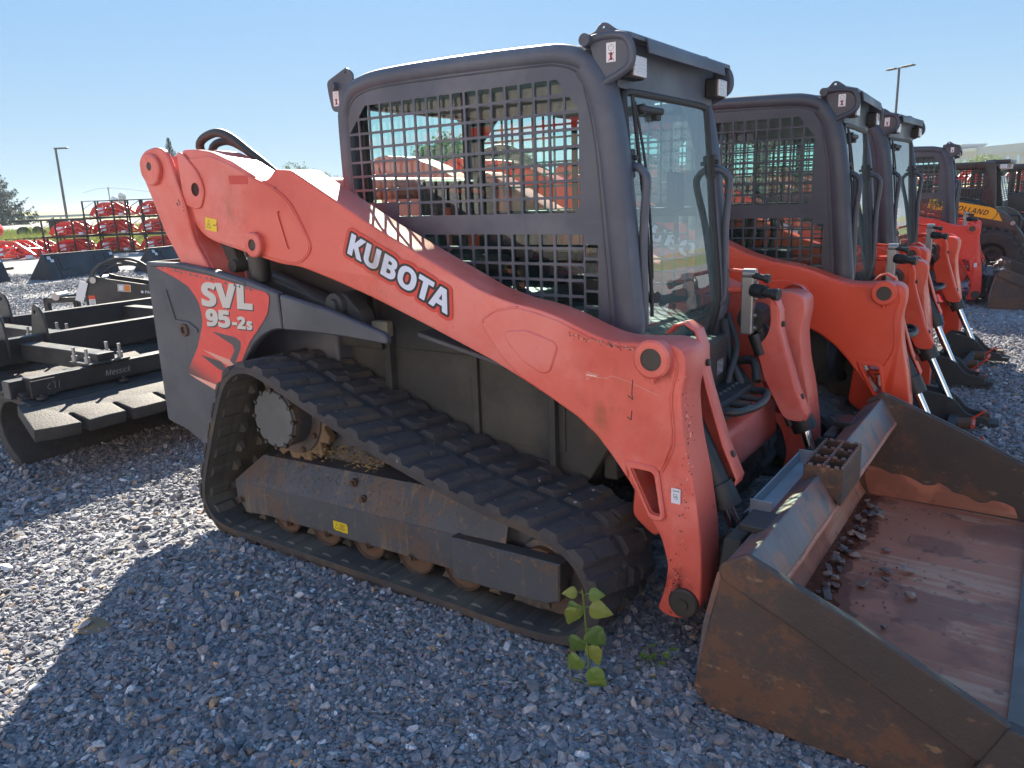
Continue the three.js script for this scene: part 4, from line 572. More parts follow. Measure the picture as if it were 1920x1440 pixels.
print('rating_plate', 0.075, 0.06, 2400, (k, w, h) => { k.fillStyle = '#1c1c20'; k.fillRect(0, 0, w, h); k.strokeStyle = '#b8bac0'; k.lineWidth = 4; k.strokeRect(4, 4, w - 8, h - 8); k.fillStyle = '#b8bac0'; for (let i = 0; i < 6; i++) for (let j = 0; j < 3; j++) k.fillRect(16 + j * 54, 20 + i * 19, 44 - ((i * 7 + j * 5) % 4) * 6, 9); }, L1, { at: [0.872, 0.80, -0.16], rot: [0, Math.PI / 2, 0] });
{
  const st = part('step', [box(0.80, 0.99, 0.70, 0.72, -0.22, 0.22, 0.004), box(0.985, 1.0, 0.645, 0.715, -0.22, 0.22, 0.003), box(0.80, 1.0, 0.60, 0.70, -0.22, -0.205, 0.004), box(0.80, 1.0, 0.60, 0.70, 0.205, 0.22, 0.004)], M.black, L1);
  part('tread_loop', [tube([[0.99, 0.70, -0.2], [1.07, 0.705, -0.17], [1.10, 0.70, 0], [1.07, 0.705, 0.17], [0.99, 0.70, 0.2]], 0.016, 40, 8), rod([1.0, 0.70, -0.06], [1.09, 0.70, -0.06], 0.011), rod([1.0, 0.70, 0.06], [1.09, 0.70, 0.06], 0.011)], M.black, st);
  for (let i = 0; i < 9; i++) part('grip_tooth', [rod([0.85, 0.72, -0.2 + i * 0.05], [0.85, 0.73, -0.2 + i * 0.05], 0.014, 0.01, 8), rod([0.93, 0.72, -0.2 + i * 0.05], [0.93, 0.73, -0.2 + i * 0.05], 0.014, 0.01, 8)], M.black, st);
}
part('valve_plate', [box(-0.33, -0.24, 0.985, 1.05, 0.66, 0.70, 0.006), rod([-0.38, 0.99, 0.68], [-0.38, 1.06, 0.68], 0.014)], mat('zinc_plate', [0.3, 0.27, 0.2], { roughness: 0.5, metalness: 0.5 }), L1);

// cab
{
  const path = [[-0.619, 1.05, 0.466], [-0.619, 1.5, 0.466], [-0.621, 1.86, 0.466], [-0.611, 1.938, 0.466], [-0.570, 1.996, 0.466], [-0.49, 2.025, 0.466], [-0.344, 2.037, 0.466], [0.022, 2.036, 0.466], [0.40, 2.025, 0.466], [0.50, 2.015, 0.466], [0.577, 1.987, 0.464], [0.617, 1.935, 0.46], [0.64, 1.86, 0.455]];
  const pillar = [[0.585, 1.965, 0.445], [0.628, 1.90, 0.445], [0.658, 1.80, 0.445], [0.685, 1.65, 0.445], [0.712, 1.41, 0.445], [0.738, 1.15, 0.445], [0.745, 1.04, 0.445], [0.72, 0.92, 0.445], [0.69, 0.78, 0.445]];
  const frame = both('cab_frame', [tube(path, 0.038, 80, 14), tube(pillar, 0.058, 50, 16)], M.cab, L1, 'rounded grey cab tubes');
  both('seam_weld', [tube(path.slice(1, 12).map(([x, y]) => { const dx = -0.02 - x, dy = 1.55 - y, l = Math.hypot(dx * 0.55, dy); return [x + dx * 0.55 / l * 0.04, y + dy / l * 0.04, 0.488]; }), 0.0035, 90, 5), tube([[0.585, 1.90, 0.488], [0.612, 1.80, 0.488], [0.637, 1.65, 0.488], [0.66, 1.41, 0.488], [0.685, 1.15, 0.488], [0.69, 1.04, 0.488]], 0.0035, 40, 5)], M.cabDark, L1);
  // punched side screens
  const outl = [[-0.605, 1.00], [-0.605, 1.88, 0.05], [-0.575, 1.965, 0.07], [-0.50, 2.01, 0.07], [-0.344, 2.03], [0.022, 2.03], [0.48, 2.008, 0.06], [0.565, 1.97, 0.08], [0.61, 1.90, 0.06], [0.66, 1.70], [0.70, 1.41], [0.735, 1.02]];
  const clipPoly = (sub, clip) => { let out = sub; for (let i = 0; i < clip.length && out.length; i++) { const a = clip[i], b = clip[(i + 1) % clip.length], inside = (p) => (b[0] - a[0]) * (p[1] - a[1]) - (b[1] - a[1]) * (p[0] - a[0]) <= 0, inp = out; out = []; for (let j = 0; j < inp.length; j++) { const p = inp[j], q = inp[(j + 1) % inp.length], ip = inside(p), iq = inside(q); const X = () => { const dx = q[0] - p[0], dy = q[1] - p[1], t = ((b[0] - a[0]) * (p[1] - a[1]) - (b[1] - a[1]) * (p[0] - a[0])) / ((b[1] - a[1]) * dx - (b[0] - a[0]) * dy); return [p[0] + dx * t, p[1] + dy * t]; }; if (ip) { out.push(p); if (!iq) out.push(X()); } else if (iq) out.push(X()); } } return out; };
  const win = [[-0.585, 1.825], [-0.47, 1.948], [0.47, 1.942], [0.575, 1.815], [0.575, 1.51], [0.545, 1.470], [-0.50, 1.470], [-0.585, 1.60]];   // clockwise
  const low = [[-0.19, 1.394], [0.578, 1.394], [0.578, 1.05], [-0.19, 1.05]], low2 = [[0.578, 1.357], [0.640, 1.357], [0.640, 1.05], [0.578, 1.05]];
  const holes = [], px = 0.0645, py = 0.0592, w = 0.0545, h = 0.0492;
  const cell = (x, y, clip) => { const c = clipPoly([[x, y], [x + w, y], [x + w, y + h], [x, y + h]], clip); if (c.length < 3) return; let A = 0; c.forEach((p, i) => { const q = c[(i + 1) % c.length]; A += p[0] * q[1] - q[0] * p[1]; }); if (Math.abs(A) / 2 < 0.0004) return; holes.push(new THREE.Path(polyShape(c, 0.005).getPoints(2))); };
  for (let i = -1; i < 18; i++) for (let j = 0; j < 8; j++) { if (j === 0 && i < 4) continue; cell(-0.592 + i * px + 0.006, 1.4715 + j * py, win); }
  for (let i = 0; i < 12; i++) for (let j = 0; j < 6; j++) { const x = -0.19 + i * px + 0.004; cell(x, 1.347 - j * py, low); }
  for (let j = 0; j < 6; j++) cell(0.5845, 1.310 - j * py, low2);
  const sc = both('side_screen', ext(outl, 0.483, 0.489, { r: 0.02, bevel: 0, holes, seg: 3 }), M.cab, L1, 'grey punched steel side screen');
  both('side_window', [(() => { const g = new THREE.ShapeGeometry(polyShape([[-0.585, 1.0], [-0.585, 1.98], [0.56, 1.98], [0.66, 1.6], [0.70, 1.0]], 0.02)); g.translate(0, 0, 0.432); return g; })()], M.glass, L1);
  both('window_frame', [box(-0.005, 0.022, 1.42, 1.98, 0.424, 0.436, 0.003), box(-0.585, 0.68, 1.425, 1.465, 0.422, 0.440, 0.004), box(-0.590, -0.545, 1.0, 1.97, 0.41, 0.44, 0.004)], M.blackMatt, L1);
  part('roof', [ext([[-0.63, 2.01, 0.02], [-0.55, 2.055, 0.03], [0.5, 2.052], [0.62, 2.03], [0.62, 2.0], [-0.6, 1.98]], -0.455, 0.455, { r: 0.02, bevel: 0.01 })], M.cab, L1);
  part('roof_lining', [box(-0.50, 0.58, 1.93, 1.985, -0.43, 0.43, 0.02), box(0.1, 0.5, 1.87, 1.935, -0.30, -0.08, 0.02)], M.lining, L1);
  part('rear_frame', [box(-0.655, -0.60, 1.0, 1.32, -0.42, 0.42, 0.01), box(-0.655, -0.60, 1.94, 2.02, -0.42, 0.42, 0.01), box(-0.655, -0.60, 1.3, 1.96, -0.45, -0.41, 0.01), box(-0.655, -0.60, 1.3, 1.96, 0.41, 0.45, 0.01)], M.cab, L1);
  part('rear_window', [(() => { const g = new THREE.PlaneGeometry(0.82, 0.62); g.rotateY(Math.PI / 2); g.translate(-0.63, 1.63, 0); return g; })()], M.glass, L1);
  // overhanging visor
  part('visor', [ext([[0.58, 2.066, 0.01], [0.66, 2.083, 0.01], [0.775, 2.050, 0.012], [0.782, 2.0, 0.004], [0.774, 2.0, 0.004], [0.768, 2.040, 0.01], [0.66, 2.070, 0.01], [0.58, 2.05]], -0.37, 0.37, { bevel: 0.002, r: 0.01 }), ext([[0.58, 2.066], [0.66, 2.083], [0.765, 2.055], [0.765, 2.036], [0.66, 2.068], [0.58, 2.05]], -0.475, 0.475, { bevel: 0.003, r: 0.008 })], M.cab, L1);
  part('door_header', [ext([[0.62, 2.05], [0.705, 2.05], [0.70, 1.89], [0.66, 1.89]], -0.44, 0.44, { bevel: 0.006 })], M.cab, L1);
  both('visor_side_plate', [ext([[0.60, 2.055, 0.02], [0.735, 2.052, 0.035], [0.772, 2.015, 0.035], [0.772, 1.955, 0.05], [0.70, 1.912, 0.03], [0.655, 1.895, 0.02], [0.625, 1.96, 0.02]], 0.465, 0.48, { r: 0.02, bevel: 0.004 }),
    tube([[0.60, 2.05, 0.478], [0.67, 2.055, 0.478], [0.735, 2.046, 0.478], [0.763, 2.012, 0.478], [0.765, 1.962, 0.478], [0.735, 1.935, 0.478], [0.68, 1.912, 0.478], [0.655, 1.90, 0.478]], 0.014, 40, 8), rod([0.60, 2.048, 0.44], [0.60, 2.048, 0.508], 0.021), ext([[0.60, 2.06], [0.635, 2.103, 0.012], [0.66, 2.103, 0.012], [0.72, 2.06]], 0.45, 0.458, { r: 0.008, bevel: 0.002, holes: [circle(0.648, 2.087, 0.009)] })], M.cab, L1);
  both('rear_bracket', [ext([[-0.745, 2.062, 0.02], [-0.615, 2.108, 0.01], [-0.58, 2.08], [-0.58, 1.98], [-0.67, 1.925, 0.01], [-0.722, 1.935, 0.02], [-0.738, 2.0, 0.02]], 0.44, 0.452, { r: 0.01, bevel: 0.002, holes: [circle(-0.620, 2.088, 0.008)] }), rod([-0.685, 2.035, 0.43], [-0.685, 2.035, 0.478], 0.017), box(-0.735, -0.64, 1.95, 2.05, 0.38, 0.445, 0.01)], M.cab, L1);
  for (const s of [1, -1]) {
    const Z = (g) => s > 0 ? merged(g) : mirrorZ(merged(g));
    const lp = part('work_lamp', Z([box(0.70, 0.756, 1.915, 1.995, 0.345, 0.452, 0.01)]), M.blackMatt, L1);
    part('lamp_lens', Z([box(0.752, 0.764, 1.922, 1.988, 0.353, 0.446, 0.004)]), M.lens, lp);
  }
  const st = (k, w, h) => { k.fillStyle = '#d5d3d6'; k.fillRect(0, 0, w, h); k.strokeStyle = '#222'; k.lineWidth = 3; k.beginPath(); k.arc(w / 2, h * 0.26, w * 0.26, 0, 7); k.stroke(); k.fillStyle = '#222'; k.fillRect(w * 0.4, h * 0.2, 4, 4); k.fillRect(w * 0.56, h * 0.2, 4, 4); k.fillStyle = '#2a2226'; k.fillRect(w * 0.38, h * 0.5, w * 0.24, h * 0.4); k.strokeStyle = '#b02034'; k.lineWidth = 7; k.beginPath(); k.moveTo(w * 0.22, h * 0.5); k.lineTo(w * 0.8, h * 0.93); k.moveTo(w * 0.8, h * 0.5); k.lineTo(w * 0.22, h * 0.93); k.stroke(); };
  const s1 = print('warning_sticker', 0.036, 0.062, 2600, st, L1, { at: [0.690, 2.0, 0.4815] }); const s2 = s1.clone(); s2.position.set(-0.69, 1.985, 0.4535); L1.add(s2);
  // front door
  const dx = (y) => y > 1.05 ? lerp(0.765, 0.685, (y - 1.05) / 0.85) : lerp(0.70, 0.765, (y - 0.78) / 0.27);
  const door = part('front_door', [tube([[dx(0.80), 0.80, -0.40], [dx(1.05), 1.05, -0.40], [dx(1.4), 1.4, -0.40], [dx(1.82), 1.82, -0.395], [dx(1.885), 1.885, -0.36], [dx(1.885), 1.885, 0.36], [dx(1.82), 1.82, 0.395], [dx(1.4), 1.4, 0.40], [dx(1.05), 1.05, 0.40], [dx(0.8), 0.8, 0.40]], 0.018, 90, 8, false, 0.2), box(0.68, 0.71, 0.76, 0.81, -0.40, 0.40, 0.008)], M.blackMatt, L1);
  const gp = []; const ys = [0.80, 0.9, 1.0, 1.05, 1.1, 1.4, 1.88]; for (let i = 0; i + 1 < ys.length; i++) { const a = [dx(ys[i]) + 0.004, ys[i]], b = [dx(ys[i + 1]) + 0.004, ys[i + 1]]; gp.push(a[0], a[1], -0.39, a[0], a[1], 0.39, b[0], b[1], 0.39, a[0], a[1], -0.39, b[0], b[1], 0.39, b[0], b[1], -0.39); }
  for (let i = 0; i < gp.length; i += 9) { [gp[i + 3], gp[i + 6]] = [gp[i + 6], gp[i + 3]]; [gp[i + 4], gp[i + 7]] = [gp[i + 7], gp[i + 4]]; [gp[i + 5], gp[i + 8]] = [gp[i + 8], gp[i + 5]]; }
  const gg = new THREE.BufferGeometry(); gg.setAttribute('position', new THREE.Float32BufferAttribute(gp, 3)); gg.computeVertexNormals(); part('door_glass', boxUV(gg), M.glassFront, door);
  part('door_handle', [box(0.705, 0.735, 1.815, 1.84, 0.13, 0.33, 0.01), rod([0.69, 1.825, 0.30], [0.73, 1.828, 0.30], 0.018), box(0.70, 0.725, 1.795, 1.82, 0.14, 0.18, 0.006)], M.blackMatt, door);
  part('wiper', [tube([[0.71, 1.87, 0.36], [0.73, 1.70, 0.355], [0.755, 1.45, 0.34], [0.775, 1.2, 0.33], [0.78, 1.08, 0.33]], 0.007, 40, 6), tube([[0.715, 1.85, 0.35], [0.745, 1.64, 0.325], [0.765, 1.40, 0.315], [0.78, 1.22, 0.33]], 0.005, 40, 6), rod([0.762, 1.15, 0.30], [0.79, 1.15, 0.31], 0.022)], M.blackMatt, door);
  part('pillar_seal', [box(0.66, 0.70, 1.0, 1.9, -0.405, -0.37, 0.006)], M.blackMatt, L1);
  for (const s of [1, -1]) {
    const Z = (g) => s > 0 ? merged(g) : mirrorZ(merged(g));
    const gb = part('grab_bar', Z([tube([[0.725, 1.622, 0.405], [0.755, 1.622, 0.41], [0.785, 1.60, 0.415], [0.796, 1.56, 0.42], [0.785, 1.38, 0.42], [0.790, 1.15, 0.42], [0.790, 1.07, 0.418], [0.775, 1.035, 0.41], [0.74, 1.02, 0.40]], 0.0155, 60, 10)]), M.cab, L1);
    part('bar_bracket', Z([box(0.705, 0.738, 1.585, 1.685, 0.385, 0.425, 0.006), rod([0.735, 1.655, 0.40], [0.752, 1.655, 0.40], 0.01, 0.01, 6)]), M.blackMatt, gb); part('bar_bracket', Z(box(0.725, 0.76, 0.975, 1.06, 0.385, 0.425, 0.006)), M.blackMatt, gb);
  }
  // inside
  const seat = part('seat', [box(-0.40, 0.10, 1.02, 1.12, -0.25, 0.25, 0.04), ext([[-0.42, 1.08], [-0.30, 1.10], [-0.34, 1.62, 0.06], [-0.44, 1.63, 0.06], [-0.46, 1.2]], -0.24, 0.24, { r: 0.04, bevel: 0.04 })], M.seat, L1);
  part('seat_trim', [tube([[-0.335, 1.56, -0.13], [-0.335, 1.575, -0.03], [-0.335, 1.57, 0.07], [-0.34, 1.585, 0.13]], 0.012, 20, 6), box(-0.335, -0.315, 1.30, 1.5, 0.15, 0.19, 0.005), box(-0.335, -0.315, 1.28, 1.36, -0.06, 0.03, 0.005)], M.strap, seat);
  part('armrest', [box(-0.35, 0.12, 1.22, 1.30, 0.27, 0.35, 0.03), box(-0.35, 0.12, 1.22, 1.30, -0.35, -0.27, 0.03)], M.seat, seat);
  for (const z of [0.3, -0.3]) { const j = part('joystick', [rod([0.16, 1.15, z], [0.19, 1.30, z], 0.022, 0.018), box(0.16, 0.22, 1.28, 1.42, z - 0.03, z + 0.03, 0.02), box(0.05, 0.3, 1.0, 1.16, z - 0.08, z + 0.08, 0.02)], M.blackMatt, L1); }
  part('cab_floor', [box(-0.6, 0.68, 0.78, 0.82, -0.44, 0.44, 0.005), box(0.40, 0.66, 0.82, 1.0, -0.2, 0.2, 0.02)], M.blackMatt, L1);
  part('front_lower_panel', [box(0.64, 0.70, 0.45, 0.80, -0.46, 0.46, 0.01)], M.hull, L1);
  part('display', [box(0.55, 0.60, 1.45, 1.62, -0.40, -0.30, 0.01), rod([0.57, 1.3, -0.38], [0.57, 1.5, -0.37], 0.01)], M.blackMatt, L1);
}
const loaderWithoutFront = L1;
// coupler (quick hitch) between arms and bucket
function coupler(parent, o = {}) {
  const c = part('hitch_frame', [ext([[1.10, 0.14, 0.02], [1.16, 0.14], [1.235, 0.40, 0.02], [1.19, 0.42, 0.02], [1.16, 0.34], [1.07, 0.27, 0.02]], 0.40, 0.425, { r: 0.02, bevel: 0.004 }), ext([[1.10, 0.14, 0.02], [1.16, 0.14], [1.235, 0.40, 0.02], [1.19, 0.42, 0.02], [1.16, 0.34], [1.07, 0.27, 0.02]], 0.575, 0.60, { r: 0.02, bevel: 0.004 }), ext([[1.10, 0.14, 0.02], [1.16, 0.14], [1.235, 0.40, 0.02], [1.19, 0.42, 0.02], [1.16, 0.34], [1.07, 0.27, 0.02]], -0.60, -0.575, { r: 0.02, bevel: 0.004 }), ext([[1.10, 0.14, 0.02], [1.16, 0.14], [1.235, 0.40, 0.02], [1.19, 0.42, 0.02], [1.16, 0.34], [1.07, 0.27, 0.02]], -0.425, -0.40, { r: 0.02, bevel: 0.004 }), rod([1.105, 0.198, -0.62], [1.105, 0.198, 0.62], 0.03), rod([1.205, 0.33, 0.4], [1.205, 0.33, 0.6], 0.026), rod([1.205, 0.33, -0.6], [1.205, 0.33, -0.4], 0.026)], M.hull, parent);
  part('hitch_wedge', [beam([1.16, 0.15, 0.66], [1.21, 0.30, 0.66], 0.03, 0.08, [0, 0, 1])], M.hull, c); part('hitch_wedge', [beam([1.16, 0.15, -0.66], [1.21, 0.30, -0.66], 0.03, 0.08, [0, 0, 1])], M.hull, c);
  return c;
}
const hitch = coupler(L1);
// bucket
{
  const b = part('bucket', [
    ext([[1.300, 0.470], [1.385, 0.528], [1.452, 0.418], [1.44, 0.41], [1.383, 0.505], [1.305, 0.455]], -1.0, 1.0, { r: 0.008, bevel: 0.001 }),
    ext([[1.300, 0.470], [1.262, 0.30], [1.240, 0.10, 0.04], [1.285, 0.012, 0.04], [1.30, 0.028, 0.04], [1.262, 0.11, 0.04], [1.280, 0.30], [1.312, 0.45]], -1.0, 1.0, { bevel: 0.001, r: 0.01 }),
  ], M.bucketTop, L1, 'rusty worn loader bucket resting on the gravel');
  part('bucket_floor', [ext([[1.290, 0.012], [2.035, 0.005], [2.035, 0.020], [1.305, 0.028]], -1.0, 1.0, { bevel: 0.001 }), ext([[1.455, 0.415], [1.46, 0.405], [1.355, 0.25, 0.1], [1.300, 0.10, 0.05], [1.345, 0.030, 0.04], [1.33, 0.024], [1.29, 0.05], [1.28, 0.30], [1.40, 0.43]], -1.0, 1.0, { r: 0.03, bevel: 0.001 })], M.bucketIn, b);
  for (const [nm, mt, ww, y, am] of [['damp_patch', mat('damp_rust_mud', [0.17, 0.062, 0.042], { roughness: 0.45, bumpMap: paintBump, bumpScale: 0.004 }), 0.185, 0.0300, 0.05], ['wet_patch', M.wet, 0.14, 0.0315, 0.035]]) part(nm, [(() => { const s = [[1.325, 0.96]]; for (let i = 0; i <= 90; i++) { const z = lerp(0.96, -0.975, i / 90); s.push([1.325 + ww * (0.8 + 0.3 * Math.sin(z * 5.1) * Math.sin(z * 2.3 + 1)) + am * (rnd() - 0.5) * rnd() + 0.012 * Math.sin(z * 31), z]); } s.push([1.325, -0.975]); const g = new THREE.ShapeGeometry(polyShape(s)); g.rotateX(Math.PI / 2); const i = g.index.array; for (let k = 0; k < i.length; k += 3) [i[k + 1], i[k + 2]] = [i[k + 2], i[k + 1]]; g.computeVertexNormals(); g.translate(0, y, 0); return boxUV(g); })()], mt, b);
  { const gs = []; for (let i = 0; i < 170; i++) { const r = rr(0.002, 0.006), x = 1.34 + Math.pow(rnd(), 1.8) * 0.42, g = new THREE.IcosahedronGeometry(r, 0); g.scale(1.3, 0.7, 1); g.rotateY(rnd() * 6); g.translate(x, 0.032, rr(-0.95, 0.95)); gs.push(boxUV(g)); } const o = part('dirt_crumbs', gs, mat('dirt_crumb', [0.16, 0.09, 0.07], { roughness: 1 }), b); o.userData.kind = 'stuff'; }
  part('cutting_edge', [ext([[2.03, 0.0], [2.18, 0.0], [2.20, 0.006], [2.07, 0.034], [2.03, 0.034]], -1.03, 1.03, { bevel: 0.002 })], M.edgeSteel, b);
  for (const s of [1, -1]) {
    const Z = (g) => s > 0 ? merged(g) : mirrorZ(merged(g));
    const sp = part('side_plate', Z([ext([[1.319, 0.50, 0.02], [1.385, 0.545, 0.01], [1.67, 0.43], [2.035, 0.262, 0.01], [2.06, 0.02], [1.74, 0.012], [1.55, 0.015], [1.30, 0.022, 0.03], [1.236, 0.07, 0.03], [1.30, 0.38]], 0.995, 1.012, { r: 0.01, bevel: 0.002 })]), M.bucketOut, b);
    part('edge_strip', Z([ext([[1.312, 0.495, 0.02], [1.325, 0.512, 0.01], [1.386, 0.552, 0.008], [1.67, 0.437], [2.045, 0.266, 0.008], [2.03, 0.17, 0.03], [1.972, 0.15, 0.02], [1.679, 0.297], [1.532, 0.368], [1.322, 0.462, 0.02]], 1.010, 1.034, { r: 0.01, bevel: 0.005 })]), M.bucketOut, sp);
    part('side_cutter', Z([ext([[2.03, 0.272, 0.01], [2.10, 0.255, 0.02], [2.13, 0.03], [1.93, 0.02], [1.975, 0.14, 0.03]], 1.0, 1.045, { r: 0.012, bevel: 0.004 })]), M.bucketOut, sp);
    part('bolt', Z(rod([2.07, 0.12, 0.985], [2.07, 0.12, 1.0], 0.03, 0.03, 14)), M.rust, sp);
    part('bucket_hook', Z([ext([[1.20, 0.30], [1.25, 0.30], [1.275, 0.44], [1.22, 0.44]], 0.55, 0.72, { r: 0.01, bevel: 0.004 })]), M.hull, b);
  }
  part('mud_stain', [ext([[1.36, 0.03], [1.33, 0.12, 0.04], [1.35, 0.175], [1.40, 0.17, 0.01], [1.45, 0.15], [1.50, 0.155, 0.01], [1.54, 0.145], [1.60, 0.118, 0.01], [1.64, 0.125], [1.66, 0.142, 0.01], [1.70, 0.125], [1.72, 0.105], [1.78, 0.098], [1.82, 0.075, 0.03], [1.86, 0.078], [1.88, 0.098], [1.93, 0.095], [1.97, 0.08], [1.99, 0.03]], -0.9945, -0.9915, { r: 0.012, bevel: 0.0005 })], M.bucketIn, b, 'reddish dried mud line along the far side wall');
  // serrated step on the bucket
  const sx0 = 1.335, sx1 = 1.462, sz0 = -0.10, sz1 = 0.22, sy = 0.558;
  const st = part('bucket_step', [...[sx0, (sx0 + sx1) / 2, sx1].map((x, i) => box(x - 0.004, x + 0.004, i === 1 ? 0.50 : i ? 0.42 : 0.50, sy, sz0, sz1, 0.002)), ...[0, 1, 2, 3].map((i) => { const z = lerp(sz0, sz1, i / 3); return ext([[sx0, sy], [sx1, sy], [sx1, i === 3 ? 0.425 : 0.47], [sx0 + 0.05, 0.50], [sx0, 0.50]], z - 0.004, z + 0.004, { bevel: 0.001 }); })], M.bucketOut, b);
  const teeth = []; for (const x of [sx0, (sx0 + sx1) / 2, sx1]) for (let i = 0; i < 12; i++) teeth.push(box(x - 0.004, x + 0.004, sy - 0.004, sy + 0.008, sz0 + i * 0.0275, sz0 + i * 0.0275 + 0.0135, 0.001)); for (let k = 0; k < 4; k++) for (let i = 0; i < 4; i++) { const z = lerp(sz0, sz1, k / 3); teeth.push(box(sx0 + 0.012 + i * 0.03, sx0 + 0.027 + i * 0.03, sy - 0.004, sy + 0.008, z - 0.004, z + 0.004, 0.001)); }
  part('step_teeth', teeth, M.bucketTop, st);
  part('hitch_tray', [box(1.205, 1.285, 0.41, 0.417, -0.20, 0.42, 0.003), box(1.205, 1.212, 0.41, 0.46, -0.20, 0.42, 0.003), box(1.205, 1.285, 0.41, 0.47, -0.207, -0.20, 0.003), box(1.205, 1.285, 0.41, 0.47, 0.42, 0.427, 0.003), box(1.18, 1.21, 0.22, 0.41, -0.2, 0.42, 0.006)], M.greySteel, b);
  part('hook_pad', [box(1.27, 1.36, 0.485, 0.51, 0.60, 0.74, 0.006)], M.black, b); part('hook_pad', [box(1.25, 1.33, 0.47, 0.495, -0.74, -0.60, 0.006)], M.black, b);
}
// ---------- the row of loaders behind ----------
function variant(p, turn, label, map, withBucket) {
  const c = copyOf(L1, p, turn, label);
  const kill = [];
  c.children.forEach((o) => { if (!withBucket && (o.name === 'bucket' || o.name === 'hitch_frame' || o.name === 'tilt_cylinder')) kill.push(o); if (['scratches', 'paint_chips', 'grease_stain', 'paper_label', 'repaint_patch', 'grass_clippings', 'model_decal'].includes(o.name) && !(o.name === 'paper_label' && withBucket)) kill.push(o); });
  kill.forEach((o) => c.remove(o));
  c.traverse((o) => { if (o.isMesh && map.has(o.material)) o.material = map.get(o.material); if (o.isMesh && o.userData.label) o.userData = { ...o.userData, label: undefined }; });
  if (!withBucket) {
    for (const s of [1, -1]) {
      const Z = (g) => s > 0 ? merged(g) : mirrorZ(merged(g));
      const t = part('tilt_cylinder', Z([rod([0.905, 0.965, 0.50], [1.160, 0.47, 0.50], 0.047), rod([1.125, 0.54, 0.5], [1.165, 0.455, 0.5], 0.056), rod([0.905, 0.965, 0.435], [0.905, 0.965, 0.57], 0.06), rod([1.02, 0.66, 0.455], [1.10, 0.49, 0.455], 0.014)]), M.black, c);
      part('cylinder_rod', Z(rod([1.160, 0.47, 0.50], [1.30, 0.17, 0.50], 0.024)), M.chrome, t);
      const h = part('hitch_frame', Z([ext([[1.06, 0.13, 0.03], [1.10, 0.26, 0.04], [1.26, 0.24, 0.05], [1.34, 0.20, 0.04], [1.40, 0.12, 0.05], [1.52, 0.11, 0.02], [1.54, 0.05, 0.02], [1.3, 0.03], [1.10, 0.08]], 0.42, 0.44, { r: 0.03, bevel: 0.004 }), ext([[1.06, 0.13, 0.03], [1.10, 0.26, 0.04], [1.26, 0.24, 0.05], [1.34, 0.20, 0.04], [1.40, 0.12, 0.05], [1.52, 0.11, 0.02], [1.54, 0.05, 0.02], [1.3, 0.03], [1.10, 0.08]], 0.58, 0.60, { r: 0.03, bevel: 0.004 }), box(1.40, 1.58, 0.04, 0.075, 0.44, 0.58, 0.006), rod([1.105, 0.198, 0.40], [1.105, 0.198, 0.62], 0.03), rod([1.30, 0.17, 0.41], [1.30, 0.17, 0.61], 0.028)]), M.hull, c);
      part('lock_lever', Z([beam([1.40, 0.10, 0.30], [1.50, 0.19, 0.30], 0.02, 0.010), rod([1.44, 0.09, 0.26], [1.44, 0.09, 0.44], 0.014)]), M.redFresh, h);
      part('lock_pin', Z([box(1.48, 1.53, 0.05, 0.12, 0.50, 0.58, 0.008), rod([1.36, 0.12, 0.2], [1.43, 0.125, 0.2], 0.035)]), M.rust, h);
    }
    part('hitch_crossbar', [box(1.08, 1.14, 0.10, 0.16, -0.45, 0.45, 0.01), box(1.30, 1.36, 0.05, 0.12, -0.42, 0.42, 0.01)], M.hull, c);
  }
  return c;
}
const fresh = new Map([[M.redFaded, M.redFresh], [M.cab, M.cabDark]]), fresh2 = new Map([[M.redFaded, M.redBright], [M.cab, M.cabDark]]);
variant([0.27, -0.025, -2.01], 0.055, 'second track loader in the row, orange red arms, no bucket fitted', fresh, false);
variant([0.17, 0.0, -4.27], -0.05, 'third track loader in the row, with narrow visor and rusty arm ends', fresh, false);
variant([0.06, -0.06, -9.05], 0.07, 'farthest red track loader, its brown bucket resting beside the black loader', fresh2, true);

